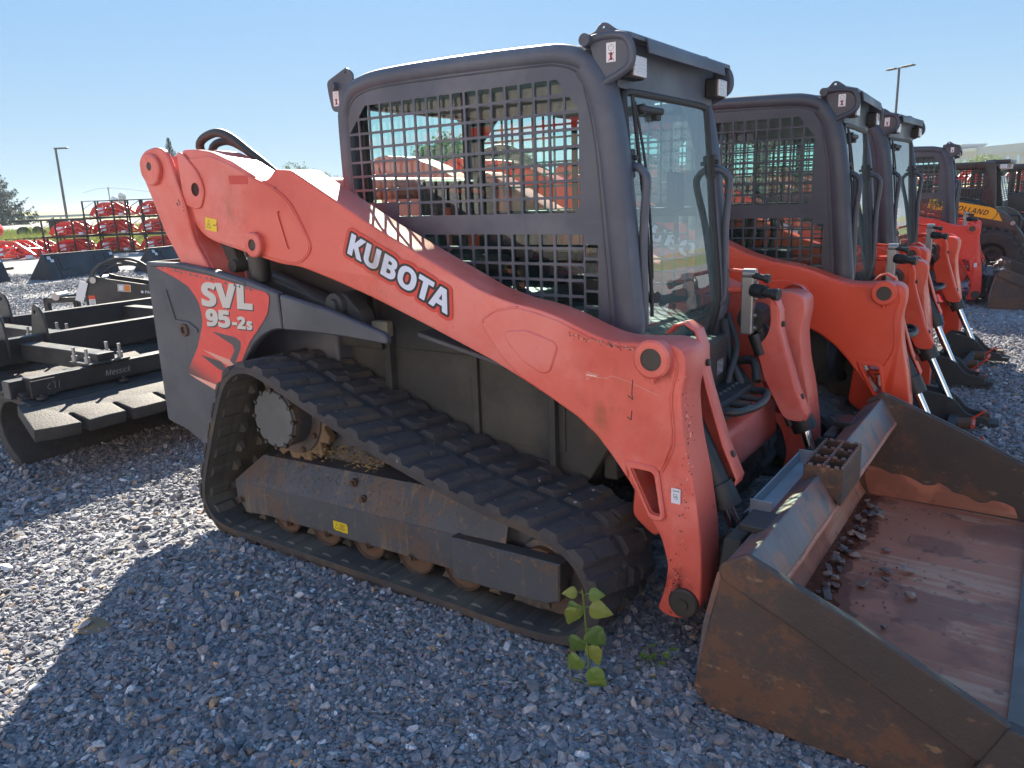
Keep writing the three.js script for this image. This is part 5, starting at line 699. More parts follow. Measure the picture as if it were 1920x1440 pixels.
// ---------- wheeled skid steers with black cabs ----------
{
  const NHm = paint('brown_black_paint', 1, [0.016, 0.0165, 0.019], [0.011, 0.011, 0.013], [0.024, 0.025, 0.028], { roughness: 0.35 });
  const t = thing('skid_steer_loader', 'black wheeled skid steer with yellow arm stripe behind the far bucket', 'skid steer', [0, -0.02, -12.1], -0.05);
  const tyre = (x, z) => {
    const w = part('wheel', (() => { const g = lathe([[0.20, -0.12], [0.24, -0.14], [0.36, -0.15], [0.405, -0.11], [0.415, 0], [0.405, 0.11], [0.36, 0.15], [0.24, 0.14], [0.20, 0.12]], 40); g.rotateX(Math.PI / 2); g.translate(x, 0.42, z); const l = [g]; for (let k = 0; k < 22; k++) for (const s of [1, -1]) { const b = box(-0.03, 0.03, 0.395, 0.44, 0.01, 0.145, 0.006); const r = b.clone(); r.scale(1, 1, 1); if (s < 0) { r.translate(0, 0, -0.155); } r.rotateZ(k / 22 * 6.2832 + (s < 0 ? 0.14 : 0)); r.translate(x, 0.42, z); l.push(r); } return l; })(), M.tyre, t);
    part('rim', (() => { const g = lathe([[0.0, 0.03], [0.06, 0.05], [0.09, 0.02], [0.15, 0.02], [0.19, 0.10], [0.205, 0.13], [0.21, 0.12], [0.2, -0.1]], 30); g.rotateX(Math.PI / 2); g.translate(x, 0.42, z); const l = [g]; for (let k = 0; k < 8; k++) l.push(rod([x + Math.cos(k * 0.785) * 0.11, 0.42 + Math.sin(k * 0.785) * 0.11, z + 0.01], [x + Math.cos(k * 0.785) * 0.11, 0.42 + Math.sin(k * 0.785) * 0.11, z + 0.05], 0.016, 0.016, 6)); return l; })(), M.blackMatt, w);
  };
  tyre(1.22, 0.72); tyre(0.05, 0.72); tyre(1.22, -0.72); tyre(0.05, -0.72);
  part('body', [ext([[-0.9, 0.3], [-0.9, 1.05], [0.2, 0.98], [1.35, 0.62], [1.5, 0.3], [0.2, 0.22]], -0.58, 0.58, { r: 0.05, bevel: 0.02 })], NHm, t);
  part('lift_arm', [ext([[-0.9, 1.45, 0.05], [-0.2, 1.43], [0.75, 1.27, 0.1], [1.35, 1.08, 0.1], [1.62, 0.72, 0.1], [1.72, 0.3], [1.6, 0.12, 0.03], [1.5, 0.3], [1.42, 0.66, 0.1], [1.2, 0.85, 0.1], [0.6, 0.98], [-0.9, 1.16]], 0.62, 0.76, { r: 0.04, bevel: 0.01 }), ext([[-0.9, 1.45, 0.05], [-0.2, 1.43], [0.75, 1.27, 0.1], [1.35, 1.08, 0.1], [1.62, 0.72, 0.1], [1.72, 0.3], [1.6, 0.12, 0.03], [1.5, 0.3], [1.42, 0.66, 0.1], [1.2, 0.85, 0.1], [0.6, 0.98], [-0.9, 1.16]], -0.76, -0.62, { r: 0.04, bevel: 0.01 })], NHm, t);
  part('fender', [ext([[-0.5, 0.93], [0.9, 0.78], [0.9, 0.72], [-0.5, 0.86]], 0.58, 0.78, { bevel: 0.005 }), rod([0.55, 0.92, 0.62], [0.55, 0.92, 0.78], 0.045), rod([0.5, 0.93, 0.70], [1.05, 0.82, 0.7], 0.05)], M.black, t);
  part('arm_pin', [rod([1.45, 0.92, 0.7], [1.45, 0.92, 0.775], 0.03), rod([0.55, 0.92, 0.7], [0.55, 0.92, 0.79], 0.025)], M.steel, t);
  print('arm_stripe', 1.08, 0.18, 1000, (k, w, h) => { k.fillStyle = '#e0a310'; k.beginPath(); k.moveTo(0, h * 0.02); k.lineTo(w * 0.8, h * 0.02); k.quadraticCurveTo(w * 0.9, h * 0.1, w * 0.93, h * 0.45); k.lineTo(w, h); k.lineTo(0, h * 0.98); k.closePath(); k.fill(); k.strokeStyle = '#2a2320'; k.lineWidth = 12; k.beginPath(); k.moveTo(w * 0.86, 0); k.quadraticCurveTo(w * 0.95, h * 0.4, w * 0.87, h); k.stroke(); k.fillStyle = '#2a2320'; k.font = `bold italic ${h * 0.62}px sans-serif`; k.fillText('NEW HOLLAND', w * 0.05, h * 0.74, w * 0.78); }, t, { at: [0.80, 1.145, 0.763], rot: [0, 0, -0.20], label: 'yellow stripe with NEW HOLLAND lettering' });
  const cabT = [[-0.35, 1.0], [-0.35, 1.80, 0.04], [0.95, 1.86, 0.04], [1.12, 1.84, 0.04], [1.18, 1.1], [1.12, 1.0]];
  const cut = (x0, x1, y0, y1) => new THREE.Path(polyShape([[x0, y0], [x1, y0], [x1, y1], [x0, y1]], 0.02).getPoints(2));
  const cf = part('cab_frame', [ext(cabT, 0.44, 0.50, { r: 0.03, bevel: 0.012, holes: [cut(-0.28, 0.33, 1.28, 1.72), cut(0.40, 0.98, 1.26, 1.75)] }), ext(cabT, -0.50, -0.44, { r: 0.03, bevel: 0.012, holes: [cut(-0.28, 0.33, 1.28, 1.72), cut(0.40, 0.98, 1.26, 1.75)] }), box(-0.35, 1.12, 1.78, 1.86, -0.46, 0.46, 0.03), box(0.95, 1.30, 1.82, 1.88, -0.40, 0.40, 0.02), box(1.08, 1.16, 1.0, 1.15, -0.45, 0.45, 0.01)], NHm, t);
  const bars = []; for (let x = -0.25; x < 0.97; x += 0.042) if (x < 0.33 || x > 0.40) bars.push(box(x, x + 0.007, 1.27, 1.74, 0.458, 0.468, 0.001)); for (let y = 1.30; y < 1.74; y += 0.042) bars.push(box(-0.28, 0.98, y, y + 0.007, 0.462, 0.470, 0.001));
  both('window_mesh', bars, NHm, t);
  part('work_lamp', [box(1.16, 1.26, 1.74, 1.81, 0.28, 0.44, 0.015)], M.lens, t); part('work_lamp', [box(1.16, 1.26, 1.74, 1.81, -0.44, -0.28, 0.015)], M.lens, t);
  part('front_window', [(() => { const g = new THREE.PlaneGeometry(0.8, 0.85); g.rotateY(Math.PI / 2); g.rotateZ(0.12); g.translate(1.22, 1.38, 0); return g; })()], M.glassFront, t);
  part('seat', [box(0.0, 0.5, 1.0, 1.15, -0.25, 0.25, 0.04), box(0.0, 0.14, 1.1, 1.6, -0.24, 0.24, 0.05)], M.seat, t);
  part('hydraulic_hose', [tube([[1.35, 1.05, 0.55], [1.5, 1.02, 0.5], [1.52, 0.85, 0.5], [1.45, 0.7, 0.5]], 0.02), rod([1.3, 1.0, 0.42], [1.62, 0.55, 0.42], 0.04)], M.black, t);
  const n = copyOf(t, [0.85, -0.02, -15.4], -0.05, 'second black skid steer, mostly cut off by the right edge');
  n.children.filter((o) => o.name === 'arm_stripe').forEach((o) => n.remove(o));
}

// ---------- left side: tyre scrapers and attachments ----------
{
  const makeScraper = (o) => {
    // x across, z along the blade, y up
    const arc = [[0.10, 0.47], [-0.02, 0.485], [-0.14, 0.46], [-0.235, 0.38], [-0.275, 0.27], [-0.265, 0.16], [-0.20, 0.07], [-0.10, 0.012], [-0.03, 0.0]], th = 0.055, inner = [[-0.05, 0.06], [-0.12, 0.10], [-0.18, 0.17], [-0.21, 0.27], [-0.18, 0.35], [-0.11, 0.41], [-0.02, 0.43], [0.10, 0.415]];
    part('tyre_blade', [ext([...arc.slice().reverse(), ...inner.slice().reverse()].map(([x, y]) => [x, y]), -2.4, 0.0, { r: 0.02, bevel: 0.008 })], M.tyre, o);
    for (let i = 0; i < 4; i++) { const k = 1.0 + 0.055; const rib = [...arc.map(([x, y]) => [x * 1.06 - 0.012, (y - 0.24) * 1.055 + 0.245]), ...arc.slice().reverse()]; part('tread_rib', ext(rib.slice().reverse(), -0.09 - i * 0.135, -0.01 - i * 0.135, { bevel: 0.008 }), M.tyre, o); }
    // outer strip of tyre lying along the frame, with slots
    const slot = (u) => new THREE.Path(polyShape([[0.40, u], [0.62, u + 0.03], [0.62, u + 0.055], [0.40, u + 0.015]], 0.005).getPoints(2));
    const edge = [[0.13, -0.02], [0.55, 0.10]]; for (let i = 0; i < 8; i++) { const u = 0.0 - i * 0.27; edge.push([0.585 + 0.01 * i, u - 0.02], [0.60, u - 0.14], [0.43, u - 0.155], [0.43, u - 0.18], [0.60, u - 0.185]); } edge.push([0.6, -2.3], [0.13, -2.3]);
    part('tyre_strip', (() => { const g = ext(edge.slice().map(([x, z]) => [x, -z]), 0, 0.075, { bevel: 0.008, r: 0.008 }); g.rotateX(-Math.PI / 2); g.rotateZ(-0.16); g.translate(0.0, 0.385, 0.06); return boxUV(g); })(), M.tyre, o);
    part('clamp_bar', [(() => { const g = box(0.10, 0.22, 0.0, 0.02, -2.3, 0.0, 0.004); g.rotateZ(-0.16); g.translate(0, 0.447, 0); return g; })()], M.black, o);
    const mb = part('main_beam', [box(0.03, 0.13, 0.46, 0.575, -2.35, -0.06, 0.008), box(-0.03, 0.06, 0.455, 0.565, -0.16, 0.03, 0.008), box(0.13, 0.145, 0.455, 0.56, -0.2, -0.05, 0.004)], M.black, o);
    for (const zz of [-0.62, -1.82]) part('cross_beam', [box(-1.25, 0.10, 0.52, 0.64, zz, zz + 0.12, 0.008), box(-0.10, 0.14, 0.576, 0.592, zz - 0.08, zz + 0.2, 0.004)], M.black, o);
    part('rear_beam', [box(-0.98, -0.90, 0.50, 0.68, -2.4, 0.1, 0.008), box(-1.28, -1.16, 0.44, 0.56, -2.4, 0.1, 0.008)], M.black, o);
    for (const [x, z] of [[-0.06, -0.44], [0.09, -0.44], [-0.06, -0.66], [0.09, -0.66]]) part('bolt', [rod([x, 0.59, z], [x, 0.63, z], 0.02, 0.02, 6), rod([x, 0.63, z], [x, 0.685, z], 0.011)], M.steel, o);
    for (const z of [-0.1, -0.62, -1.2]) part('bolt', [rod([0.16, 0.445, z], [0.16, 0.462, z], 0.035, 0.035, 18), rod([0.16, 0.46, z], [0.16, 0.475, z], 0.018, 0.018, 6)], M.black, o);
    for (const [x, z] of [[-1.0, -0.42], [-1.0, -0.70]]) part('hitch_lug', (() => { const g = ext([[-0.14, 0, 0.01], [0.14, 0, 0.01], [0.10, 0.26, 0.05], [0.03, 0.33, 0.04], [-0.03, 0.33, 0.04]], -0.009, 0.009, { r: 0.02, bevel: 0.003, holes: [circle(0, 0.27, 0.018)] }); g.translate(x, 0.56, z); return g; })(), M.black, o);
    return mb;
  };
  const s1 = thing('tyre_scraper', 'nearest tyre scraper, black frame with chalk writing beside the loader', 'scraper', [-3.10, 0, 1.03], 0.04);
  makeScraper(s1);
  print('chalk_writing', 0.9, 0.10, 1100, (k, w, h) => { k.strokeStyle = 'rgba(200,200,205,0.8)'; k.fillStyle = 'rgba(200,200,205,0.75)'; k.lineWidth = 3.5; k.font = `italic ${h * 0.5}px sans-serif`; k.globalAlpha = 0.6; k.fillText('Messick', w * 0.44, h * 0.66); k.beginPath(); k.moveTo(60, 40); k.quadraticCurveTo(20, 70, 60, 82); k.moveTo(92, 30); k.lineTo(88, 82); k.moveTo(120, 30); k.lineTo(116, 84); k.stroke(); k.fillRect(78, 28, 4, 12); }, s1, { at: [0.1475, 0.515, -0.56], rot: [0, Math.PI / 2, 0] });
  const s2 = thing('tyre_scraper', 'second tyre scraper, standing behind the nearest one', 'scraper', [-4.45, 0, 0.72], 0.03);
  makeScraper(s2);
  // dark hydraulic attachment with curved arm and hoses
  const t = thing('hydraulic_attachment', 'black hydraulic attachment with looped hoses and a white tag', 'attachment', [-8.3, 0, -2.3], 0.62);
  part('side_plate', [ext([[-0.15, 0.05, 0.03], [-0.15, 0.78, 0.06], [0.0, 0.92, 0.08], [0.18, 0.86], [0.95, 0.72, 0.05], [1.5, 0.70], [1.5, 0.45], [0.95, 0.48, 0.1], [0.55, 0.38, 0.1], [0.40, 0.05, 0.03]], 0.30, 0.34, { r: 0.04, bevel: 0.006 }), ext([[-0.15, 0.05, 0.03], [-0.15, 0.78, 0.06], [0.0, 0.92, 0.08], [0.18, 0.86], [0.95, 0.72, 0.05], [1.5, 0.70], [1.5, 0.45], [0.95, 0.48, 0.1], [0.55, 0.38, 0.1], [0.40, 0.05, 0.03]], -0.14, -0.10, { r: 0.04, bevel: 0.006 })], M.black, t);
  part('cross_frame', [box(-0.85, -0.10, 0.5, 0.58, 0.2, 0.3, 0.01), box(-0.85, -0.78, 0.05, 0.58, 0.2, 0.3, 0.01), box(-0.12, -0.02, 0.05, 0.6, 0.0, 0.34, 0.01), box(-0.5, -0.42, 0.05, 0.5, 0.0, 0.1, 0.01), box(-0.85, 0.4, 0.05, 0.12, -0.1, 0.3, 0.01), rod([-0.6, 0.55, 0.1], [0.2, 0.62, 0.1], 0.05), box(0.4, 1.5, 0.05, 0.40, -0.3, -0.2, 0.01)], M.black, t);
  part('pivot', [rod([0.02, 0.84, -0.16], [0.02, 0.84, 0.37], 0.05), rod([-0.62, 0.6, 0.05], [-0.62, 0.6, 0.34], 0.06)], M.steel, t);
  for (const [d, h] of [[0, 0], [0.09, 0.04], [0.16, -0.05]]) part('hydraulic_hose', [tube([[-0.12 + d, 0.55, 0.1 + d], [-0.16 + d, 0.82 + h, 0.12 + d], [0.05 + d, 1.06 + h, 0.14], [0.40 + d, 1.10 + h, 0.12], [0.75, 0.98 + h, 0.1], [0.95 + d, 0.70, 0.1]], 0.024, 40, 8)], M.hose, t);
  t.scale.setScalar(0.82); part('tag', [beam([-0.24, 0.52, 0.37], [-0.12, 0.82, 0.37], 0.005, 0.13, [1, 0, 0])], M.white, t);
  print('brand_lettering', 0.42, 0.085, 900, (k, w, h) => { k.fillStyle = '#c9ccd4'; k.beginPath(); k.arc(h * 0.4, h * 0.5, h * 0.25, 0, 7); k.fill(); k.font = `bold ${h * 0.72}px sans-serif`; k.fillText('PALADIN', h * 0.85, h * 0.76); }, t, { at: [0.93, 0.62, 0.3435], rot: [0, 0, -0.06] });
  print('warning_sticker', 0.2, 0.11, 700, (k, w, h) => { k.fillStyle = '#d8d8d8'; k.fillRect(0, 0, w, h); k.fillStyle = '#d07a20'; k.fillRect(w * 0.5, 4, w * 0.46, h - 8); k.strokeStyle = '#333'; k.lineWidth = 4; k.strokeRect(8, 8, w * 0.4, h - 16); }, t, { at: [0.48, 0.70, 0.3435], rot: [0, 0, -0.1] });
  print('paper_label', 0.1, 0.2, 600, (k, w, h) => { k.fillStyle = '#d8d8d8'; k.fillRect(0, 0, w, h); k.fillStyle = '#d0452a'; k.fillRect(0, 0, w, h * 0.3); k.fillStyle = '#555'; for (let i = 0; i < 6; i++) k.fillRect(8, h * (0.38 + i * 0.1), w - 16, 4); }, t, { at: [-0.05, 0.50, 0.3435] });
}

// ---------- new black buckets in a row ----------
{
  const mk = (label, x, z, L, turn = 0) => {
    const t = thing('loader_bucket', label, 'bucket', [x, 0, z], turn, undefined);
    // back of the bucket faces +x, opening to -x; L along z
    part('shell', [ext([[0.0, 0.03, 0.03], [0.16, 0.0, 0.04], [-0.05, 0.58, 0.02], [-0.12, 0.60, 0.01], [-0.14, 0.585], [-0.06, 0.55], [0.12, 0.04, 0.04], [-0.65, 0.03], [-0.68, 0.0]], -L / 2, L / 2, { r: 0.015, bevel: 0.002 })], M.bucketBlack, t);
    for (const s of [-1, 1]) part('side_plate', ext([[-0.68, 0.0], [0.16, 0.0, 0.04], [-0.05, 0.58, 0.02], [-0.12, 0.60], [-0.2, 0.5]], s * L / 2 - 0.012, s * L / 2 + 0.012, { r: 0.01, bevel: 0.003 }), M.bucketBlack, t);
    const dir = Math.atan2(0.58, -0.21);
    for (const [a, b] of [[-L / 2 + 0.25, -L / 2 + 0.29], [L / 2 - 0.29, L / 2 - 0.25]]) part('hitch_rib', ext([[0.18, 0.01], [-0.02, 0.575], [-0.05, 0.57], [0.15, 0.0]], a, b, { bevel: 0.003 }), M.bucketBlack, t);
    for (const zz of [-L / 2 + 0.45, L / 2 - 0.45]) part('hitch_pocket', ext([[0.115, 0.23], [0.0, 0.53], [-0.03, 0.52], [0.08, 0.22]], zz - 0.12, zz + 0.12, { bevel: 0.004 }), M.bucketBlack, t);
    part('top_lip', box(-0.16, -0.05, 0.585, 0.61, -L / 2, L / 2, 0.005), M.bucketBlack, t);
    for (const [zz, y] of [[L / 2 - 0.1, 0.52], [L / 2 - 0.16, 0.45], [-L / 2 + 0.06, 0.5]]) { const q = print('paper_label', 0.09, 0.07, 300, (k, w, h) => { k.fillStyle = '#cfd2da'; k.fillRect(0, 0, w, h); k.fillStyle = '#666'; k.fillRect(3, 5, w - 8, 2); k.fillRect(3, 11, w - 10, 2); }, t, { at: [0.158 - (y - 0.0) * 0.362 + 0.012, y, zz], rot: [0, Math.PI / 2, 0] }); q.rotation.order = 'YXZ'; q.rotation.x = -0.36; }
    return t;
  };
  mk('black bucket cut off by the left edge of the row', -18.3, -4.4, 1.75, 0.3);
  mk('new black bucket with white labels, middle of the row', -17.9, -6.75, 1.9, 0.22);
  mk('new black bucket partly behind the loader rear panel', -17.3, -9.0, 1.9, 0.3);
  mk('new black bucket showing between attachment and loader panel', -16.6, -11.3, 1.9, 0.35);
}

// ---------- steel crates with red front loader frames ----------
{
  const proto = new THREE.Group();
  // a front loader: two bent arms, tower plates, cross tubes, white parcels
  const armS = [[-0.75, 0.08, 0.03], [-0.62, 0.06], [-0.45, 0.26, 0.08], [-0.12, 0.42, 0.1], [0.20, 0.40, 0.1], [0.62, 0.18], [0.78, 0.04, 0.03], [0.80, 0.12, 0.03], [0.25, 0.52, 0.1], [-0.15, 0.54, 0.1], [-0.55, 0.36, 0.08]];
  const names = [];
  const build = (t) => {
    for (const z of [-0.36, 0.30]) part('loader_arm', ext(armS, z, z + 0.07, { r: 0.03, bevel: 0.008 }), M.redBright, t);
    part('cross_tube', [rod([0.5, 0.27, -0.36], [0.5, 0.27, 0.36], 0.045), rod([-0.5, 0.24, -0.36], [-0.5, 0.24, 0.36], 0.04)], M.redBright, t);
    part('tower_plate', [ext([[-0.2, 0.05], [-0.05, 0.38], [0.12, 0.38], [0.16, 0.05]], -0.25, -0.22, { r: 0.02, bevel: 0.004 }), ext([[-0.2, 0.05], [-0.05, 0.38], [0.12, 0.38], [0.16, 0.05]], 0.20, 0.23, { r: 0.02, bevel: 0.004 }), box(-0.7, 0.75, 0.02, 0.07, -0.3, -0.22, 0.01), box(0.3, 0.7, 0.05, 0.3, -0.1, 0.12, 0.02)], M.redBright, t);
    part('cylinder', [rod([-0.45, 0.14, 0.42], [0.1, 0.30, 0.42], 0.035), rod([0.1, 0.20, 0.40], [0.62, 0.11, 0.40], 0.03), rod([-0.45, 0.14, -0.42], [0.1, 0.30, -0.42], 0.035)], M.redBright, t);
    part('cylinder_rod', [rod([0.1, 0.30, 0.42], [0.28, 0.35, 0.42], 0.016), rod([-0.1, 0.22, 0.40], [0.1, 0.20, 0.40], 0.014)], M.steel, t); part('hydraulic_hose', [tube([[-0.5, 0.3, 0.1], [-0.2, 0.5, 0.14], [0.1, 0.36, 0.2], [0.3, 0.45, 0.05], [0.5, 0.28, 0.0]], 0.016, 24, 6), tube([[-0.3, 0.1, -0.1], [0.0, 0.30, -0.2], [0.2, 0.2, 0.1], [0.5, 0.16, -0.1]], 0.016, 24, 6)], M.hose, t);
    part('parcel', [box(-0.32, -0.08, 0.12, 0.34, 0.38, 0.44, 0.02), box(0.55, 0.72, 0.02, 0.12, 0.3, 0.46, 0.02)], M.white, t);
  };
  const buildRack = (t) => {
    part('base_rail', [box(-0.95, 0.95, 0.0, 0.06, 0.42, 0.50, 0.005), box(-0.95, 0.95, 0.0, 0.06, -0.5, -0.42, 0.005), box(-0.95, -0.87, 0.0, 0.06, -0.5, 0.5, 0.005), box(0.87, 0.95, 0.0, 0.06, -0.5, 0.5, 0.005)], M.black, t);
    for (const [x, z] of [[-0.9, 0.46], [0.9, 0.46], [-0.9, -0.46], [0.9, -0.46], [-0.35, 0.46], [0.35, 0.46]]) part('upright', box(x - 0.025, x + 0.025, 0.05, 0.66, z - 0.025, z + 0.025, 0.004), M.black, t);
    part('top_rail', [box(-0.92, 0.92, 0.64, 0.665, 0.45, 0.475, 0.003), box(-0.92, 0.92, 0.64, 0.665, -0.475, -0.45, 0.003), rod([-0.9, 0.35, 0.46], [-0.35, 0.64, 0.46], 0.008), rod([0.35, 0.35, -0.46], [0.9, 0.64, -0.46], 0.008)], M.black, t);
  };
  let rk = null, ld = null;
  const ord = ['bottom', 'middle', 'top'];
  const cols = [[-0.600, 30.5, 1, 'behind the middle black bucket'], [-0.551, 30.2, 2, 'in front of the lamp post'], [-0.497, 30.8, 3, 'in the tall stack next to the lamp post'], [-0.440, 30.6, 3, 'in the tall stack beside the raised red arm'], [-0.385, 30.4, 2, 'in the stack hidden by the red arm']];
  for (const [b, d, n, where] of cols) for (let i = 0; i < n; i++) {
    const [x, z] = spot(b, d), turn = 0.55 + (b * 7 % 0.1), y = i * 0.66, a = n === 1 ? 'single' : ord[i];
    const place = (o, lab, f) => { let t; if (!o) { t = thing(f === buildRack ? 'storage_crate' : 'front_loader', lab, f === buildRack ? 'crate' : 'front loader', [x, y, z], turn); f(t); } else t = copyOf(o, [x, y, z], turn, lab); return t; };
    const r = place(rk, `${a} black crate ${where}`, buildRack); rk ??= r;
    const l = place(ld, `${a} red front loader frame ${where}`, build); l.position.y = y + 0.06; ld ??= l; const e = copyOf(ld, [x + 0.12, y + 0.09, z - 0.10], turn + 3.3, `${a} upturned red loader frame ${where}`); e.scale.set(0.8, 0.95, 0.8); const e2 = copyOf(ld, [x - 0.25, y + 0.05, z + 0.12], turn + 1.5, `${a} crosswise red loader frame ${where}`); e2.scale.set(0.6, 0.85, 1.0);
  }
  // loose row of loaders at the left edge
  [[-0.655, 28.5, 'red loader arms cut by the left edge behind the buckets'], [-0.628, 28.2, 'red loader arms with white parcels behind the left buckets']].forEach(([b, d, lab], i) => { const [x, z] = spot(b, d), l = copyOf(ld, [x, 0.0, z], 0.9 - i * 0.3, lab); l.scale.setScalar(1.25); });
  // more crates far behind the row of track loaders
  const seen = ['through the rear window of the nearest cab', 'beside the seat of the nearest cab', 'through the front of the nearest side screen', 'past the front pillar of the nearest cab', 'behind the door of the nearest cab', 'through the rear of the second cab', 'through the front of the second cab', 'between the second and third cabs', 'through the farthest red loader cab', 'through the black skid steer cab', 'past the front of the black skid steer'];
  [-0.10, -0.02, 0.06, 0.14, 0.22, 0.30, 0.40, 0.47, 0.54, 0.60, 0.66].forEach((b, i) => {
    for (let j = 0; j < 3; j++) { const [x, z] = spot(b, 33 + (i % 3) * 1.5), l = copyOf(ld, [x, j * 0.72 + 0.06, z], 0.5 + 0.2 * (i % 2), `${ord[j]} red front loader stacked far ${seen[i]}`); l.userData.group = 'red front loaders stacked behind the row of track loaders'; l.scale.setScalar(1.15); const r = copyOf(rk, [x, j * 0.72, z], 0.5 + 0.2 * (i % 2), `${ord[j]} black steel crate stacked far ${seen[i]}`); r.userData.group = 'black crates behind the row of track loaders'; r.scale.setScalar(1.09); }
  });
  // low dark flatbed by the lamp post
  const [fx, fz] = spot(-0.567, 52), fb = thing('flatbed_trailer', 'low dark flatbed trailer on the grass before the guardrail', 'trailer', [fx, 0, fz], 0.6);
  part('deck', [box(-2.6, 2.6, 1.12, 1.24, -1, 1, 0.02)], M.black, fb); part('leg', [box(-0.2, 0.1, 0.05, 1.12, -0.8, 0.8, 0.02)], M.black, fb); part('leg', [box(1.2, 1.4, 0.05, 1.12, -0.8, 0.8, 0.02)], M.black, fb); for (const x of [-1.9, 2.2]) part('wheel', [rod([x, 0.4, 0.7], [x, 0.4, 0.95], 0.4, 0.4, 20), rod([x, 0.4, -0.95], [x, 0.4, -0.7], 0.4, 0.4, 20)], M.tyre, fb);
  // rounded red hood at the left edge
  const [hx, hz] = spot(-0.667, 22.5), hd = thing('implement_hood', 'rounded red implement hood cut by the left edge', 'implement', [hx, 0, hz], 0.4);
  part('hood', [(() => { const g = new THREE.SphereGeometry(0.5, 24, 16); g.scale(1, 0.7, 1.2); g.translate(0, 1.15, 0); return boxUV(g); })()], M.redBright, hd); part('stand', [box(-0.3, 0.3, 0, 0.9, -0.1, 0.1, 0.02), box(-0.4, 0.4, 0.0, 0.08, -0.5, 0.5, 0.02)], M.black, hd);
}

// ---------- stones lying in the bucket ----------
{
  const spots = [[1.345, -0.86], [1.37, -0.80], [1.40, -0.80], [1.36, -0.72], [1.395, -0.70], [1.42, -0.74], [1.43, -0.68], [1.35, -0.62], [1.38, -0.60], [1.36, -0.52], [1.39, -0.50], [1.365, -0.44], [1.40, -0.42], [1.345, -0.36], [1.375, -0.33], [1.36, -0.26], [1.39, -0.24], [1.35, -0.20], [1.42, -0.22], [1.36, -0.14], [1.385, -0.11], [1.355, -0.05], [1.40, -0.06], [1.365, 0.0], [1.395, 0.02], [1.38, 0.10], [1.41, 0.08], [1.37, 0.18], [1.40, 0.17], [1.39, 0.25], [1.42, 0.30], [1.36, 0.34], [1.52, -0.34], [1.55, -0.14], [1.56, -0.05], [1.62, -0.18], [1.66, 0.02], [1.50, 0.02], [1.62, 0.30], [1.83, 0.72]];
  const pale = M.stone.clone(); pale.name = 'stone_pale'; pale.color.setRGB(0.34, 0.25, 0.21); const dk = M.stone.clone(); dk.name = 'stone_dark'; dk.color.setRGB(0.15, 0.135, 0.145); const md = M.stone.clone(); md.name = 'stone_brown'; md.color.setRGB(0.24, 0.17, 0.15);
  spots.forEach(([x, z], i) => { const s = rr(0.017, 0.030), o = new THREE.Mesh(M.stoneShapes[i % 7], [pale, dk, md][(i * 5 + (i >> 1)) % 3]); o.name = numbered('stone'); o.position.set(x + 0.03, 0.03 + s * 0.5, z); o.scale.set(s, s, s); o.rotation.set(rr(-0.3, 0.3), rr(0, 6), rr(-0.3, 0.3)); o.castShadow = o.receiveShadow = true; const tone = ['pale tan', 'dark grey', 'brown'][(i * 5 + (i >> 1)) % 3]; o.userData = { label: i < 32 ? `${tone} stone in the wet line along the bucket back wall` : `${tone} stone lying loose out on the dry bucket floor`, category: 'stone', group: 'stones lying in the nearest bucket' }; scene.add(o); });
}
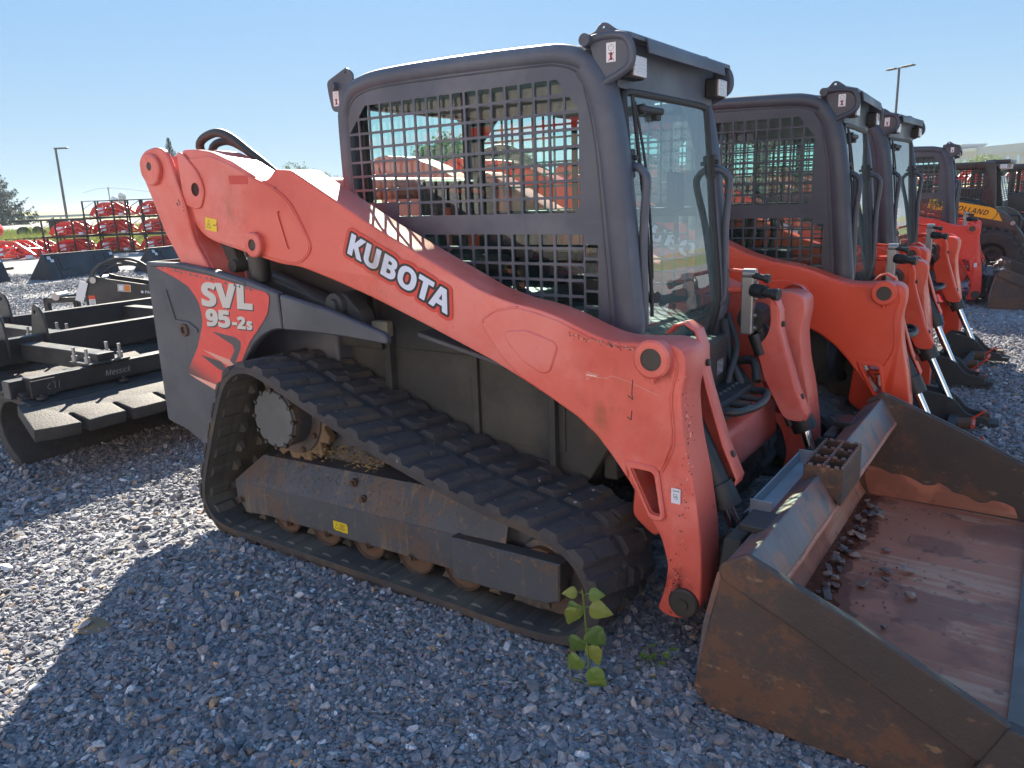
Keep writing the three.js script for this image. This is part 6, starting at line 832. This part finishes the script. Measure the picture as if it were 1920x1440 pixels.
// ---------- weeds growing by the track ----------
{
  const lm = mat('weed_leaf', [0.14, 0.23, 0.035], { phys: true, roughness: 0.55, transmission: 0.35, thickness: 0, side: THREE.DoubleSide });
  const lm2 = lm.clone(), lm3 = lm.clone(); lm2.name = 'weed_leaf_dark'; lm2.color.setRGB(0.085, 0.165, 0.028); lm3.name = 'weed_leaf_yellow'; lm3.color.setRGB(0.2, 0.25, 0.04);
  const leafShape = (L) => { const o = [], n = 13; for (let i = 0; i <= n; i++) { const t = i / n, w = 0.43 * Math.pow(Math.max(0, Math.sin(Math.PI * Math.pow(t, 0.58))), 0.9) * (1 - 0.2 * t) + (i % 2 && i < n ? 0.012 : 0); o.push([w * L * (i === n ? 0 : 1), t * L]); } const pos = [], row = (t0, t1) => { for (const s of [1, -1]) { const a = [0, t0[1], 0], b = [s * t0[0], t0[1], -0.18 * t0[0]], c = [s * t1[0], t1[1], -0.18 * t1[0]], d = [0, t1[1], 0]; pos.push(...a, ...b, ...c, ...a, ...c, ...d); } }; for (let i = 0; i < n; i++) row(o[i], o[i + 1]); for (let i = 1; i < pos.length; i += 3) { const y = pos[i] / L; pos[i + 1] += (y * y * -0.45 + 0.025 * Math.sin(y * 9 + pos[i - 1] / L * 12)) * L * 0.8; } const g = new THREE.BufferGeometry(); g.setAttribute('position', new THREE.Float32BufferAttribute(pos, 3)); g.computeVertexNormals(); return boxUV(g); };
  const t = thing('weed_plant', 'young green broad leaved weed growing against the front of the track', 'weed', [0.925, 0, 1.10]);
  part('stem', [tube([[0, -0.01, 0], [0.005, 0.09, 0.005], [-0.004, 0.19, 0.0], [-0.012, 0.30, 0.0], [-0.018, 0.345, 0]], 0.0028, 20, 6)], lm, t);
  const LV = [[0.34, 2.9, 0.052, -0.35], [0.345, 0.35, 0.05, -0.3], [0.30, 0.1, 0.075, -0.5], [0.295, 3.3, 0.068, -0.95], [0.29, 4.4, 0.07, -1.0], [0.225, 4.9, 0.07, -1.05], [0.22, 5.6, 0.07, -0.9], [0.175, 3.2, 0.082, -0.9], [0.165, 0.1, 0.085, -0.85], [0.105, 3.4, 0.085, -0.85], [0.085, -0.4, 0.085, -0.85], [0.045, 0.3, 0.05, -0.8], [0.03, 3.4, 0.045, -1.0]];
  for (const [y, a, L, dr] of LV) { const side = Math.cos(a) >= 0 ? 1 : -1, o = part('leaf', leafShape(L * rr(0.88, 1.12)), [lm, lm2, lm3][(rnd() * 3) | 0], t); o.rotation.order = 'YXZ'; o.position.set(-0.008 + side * 0.02, y - 0.002, 0.006 + rr(-0.01, 0.012)); o.rotation.set(rr(-0.35, 0.1), rr(0.0, 0.7) - side * 0.15, -side * (dr < -0.6 ? rr(2.3, 2.85) : rr(1.55, 2.0))); }
  for (const [y, a] of LV.map((l) => [l[0], l[1]])) part('leaf_stalk', [rod([-0.006, y - 0.012, 0], [-0.008 + (Math.cos(a) >= 0 ? 0.02 : -0.02), y - 0.002, 0.006], 0.0014, 0.0014, 5)], lm, t);
  const small = (x, z, n, lab) => { const w = thing('weed_plant', lab, 'weed', [x, 0, z]); for (let i = 0; i < n; i++) { const g = leafShape(rr(0.02, 0.034)); g.rotateX(Math.PI / 2); const o = part('leaf', g, lm, w); o.rotation.order = 'YXZ'; o.position.set(rr(-0.05, 0.05), rr(0.015, 0.08), rr(-0.05, 0.05)); o.rotation.set(rr(0.1, 0.7), rr(0, 6.28), rr(-0.3, 0.3)); } part('stem', [rod([0, 0, 0], [0.01, 0.07, 0.01], 0.002, 0.001, 5), rod([0.02, 0, 0], [0.04, 0.06, 0.02], 0.002, 0.001, 5)], lm, w); };
  small(1.05, 0.90, 14, 'tiny green weed in the gravel between the track and the arm foot');
}

renderer.render(scene, camera);
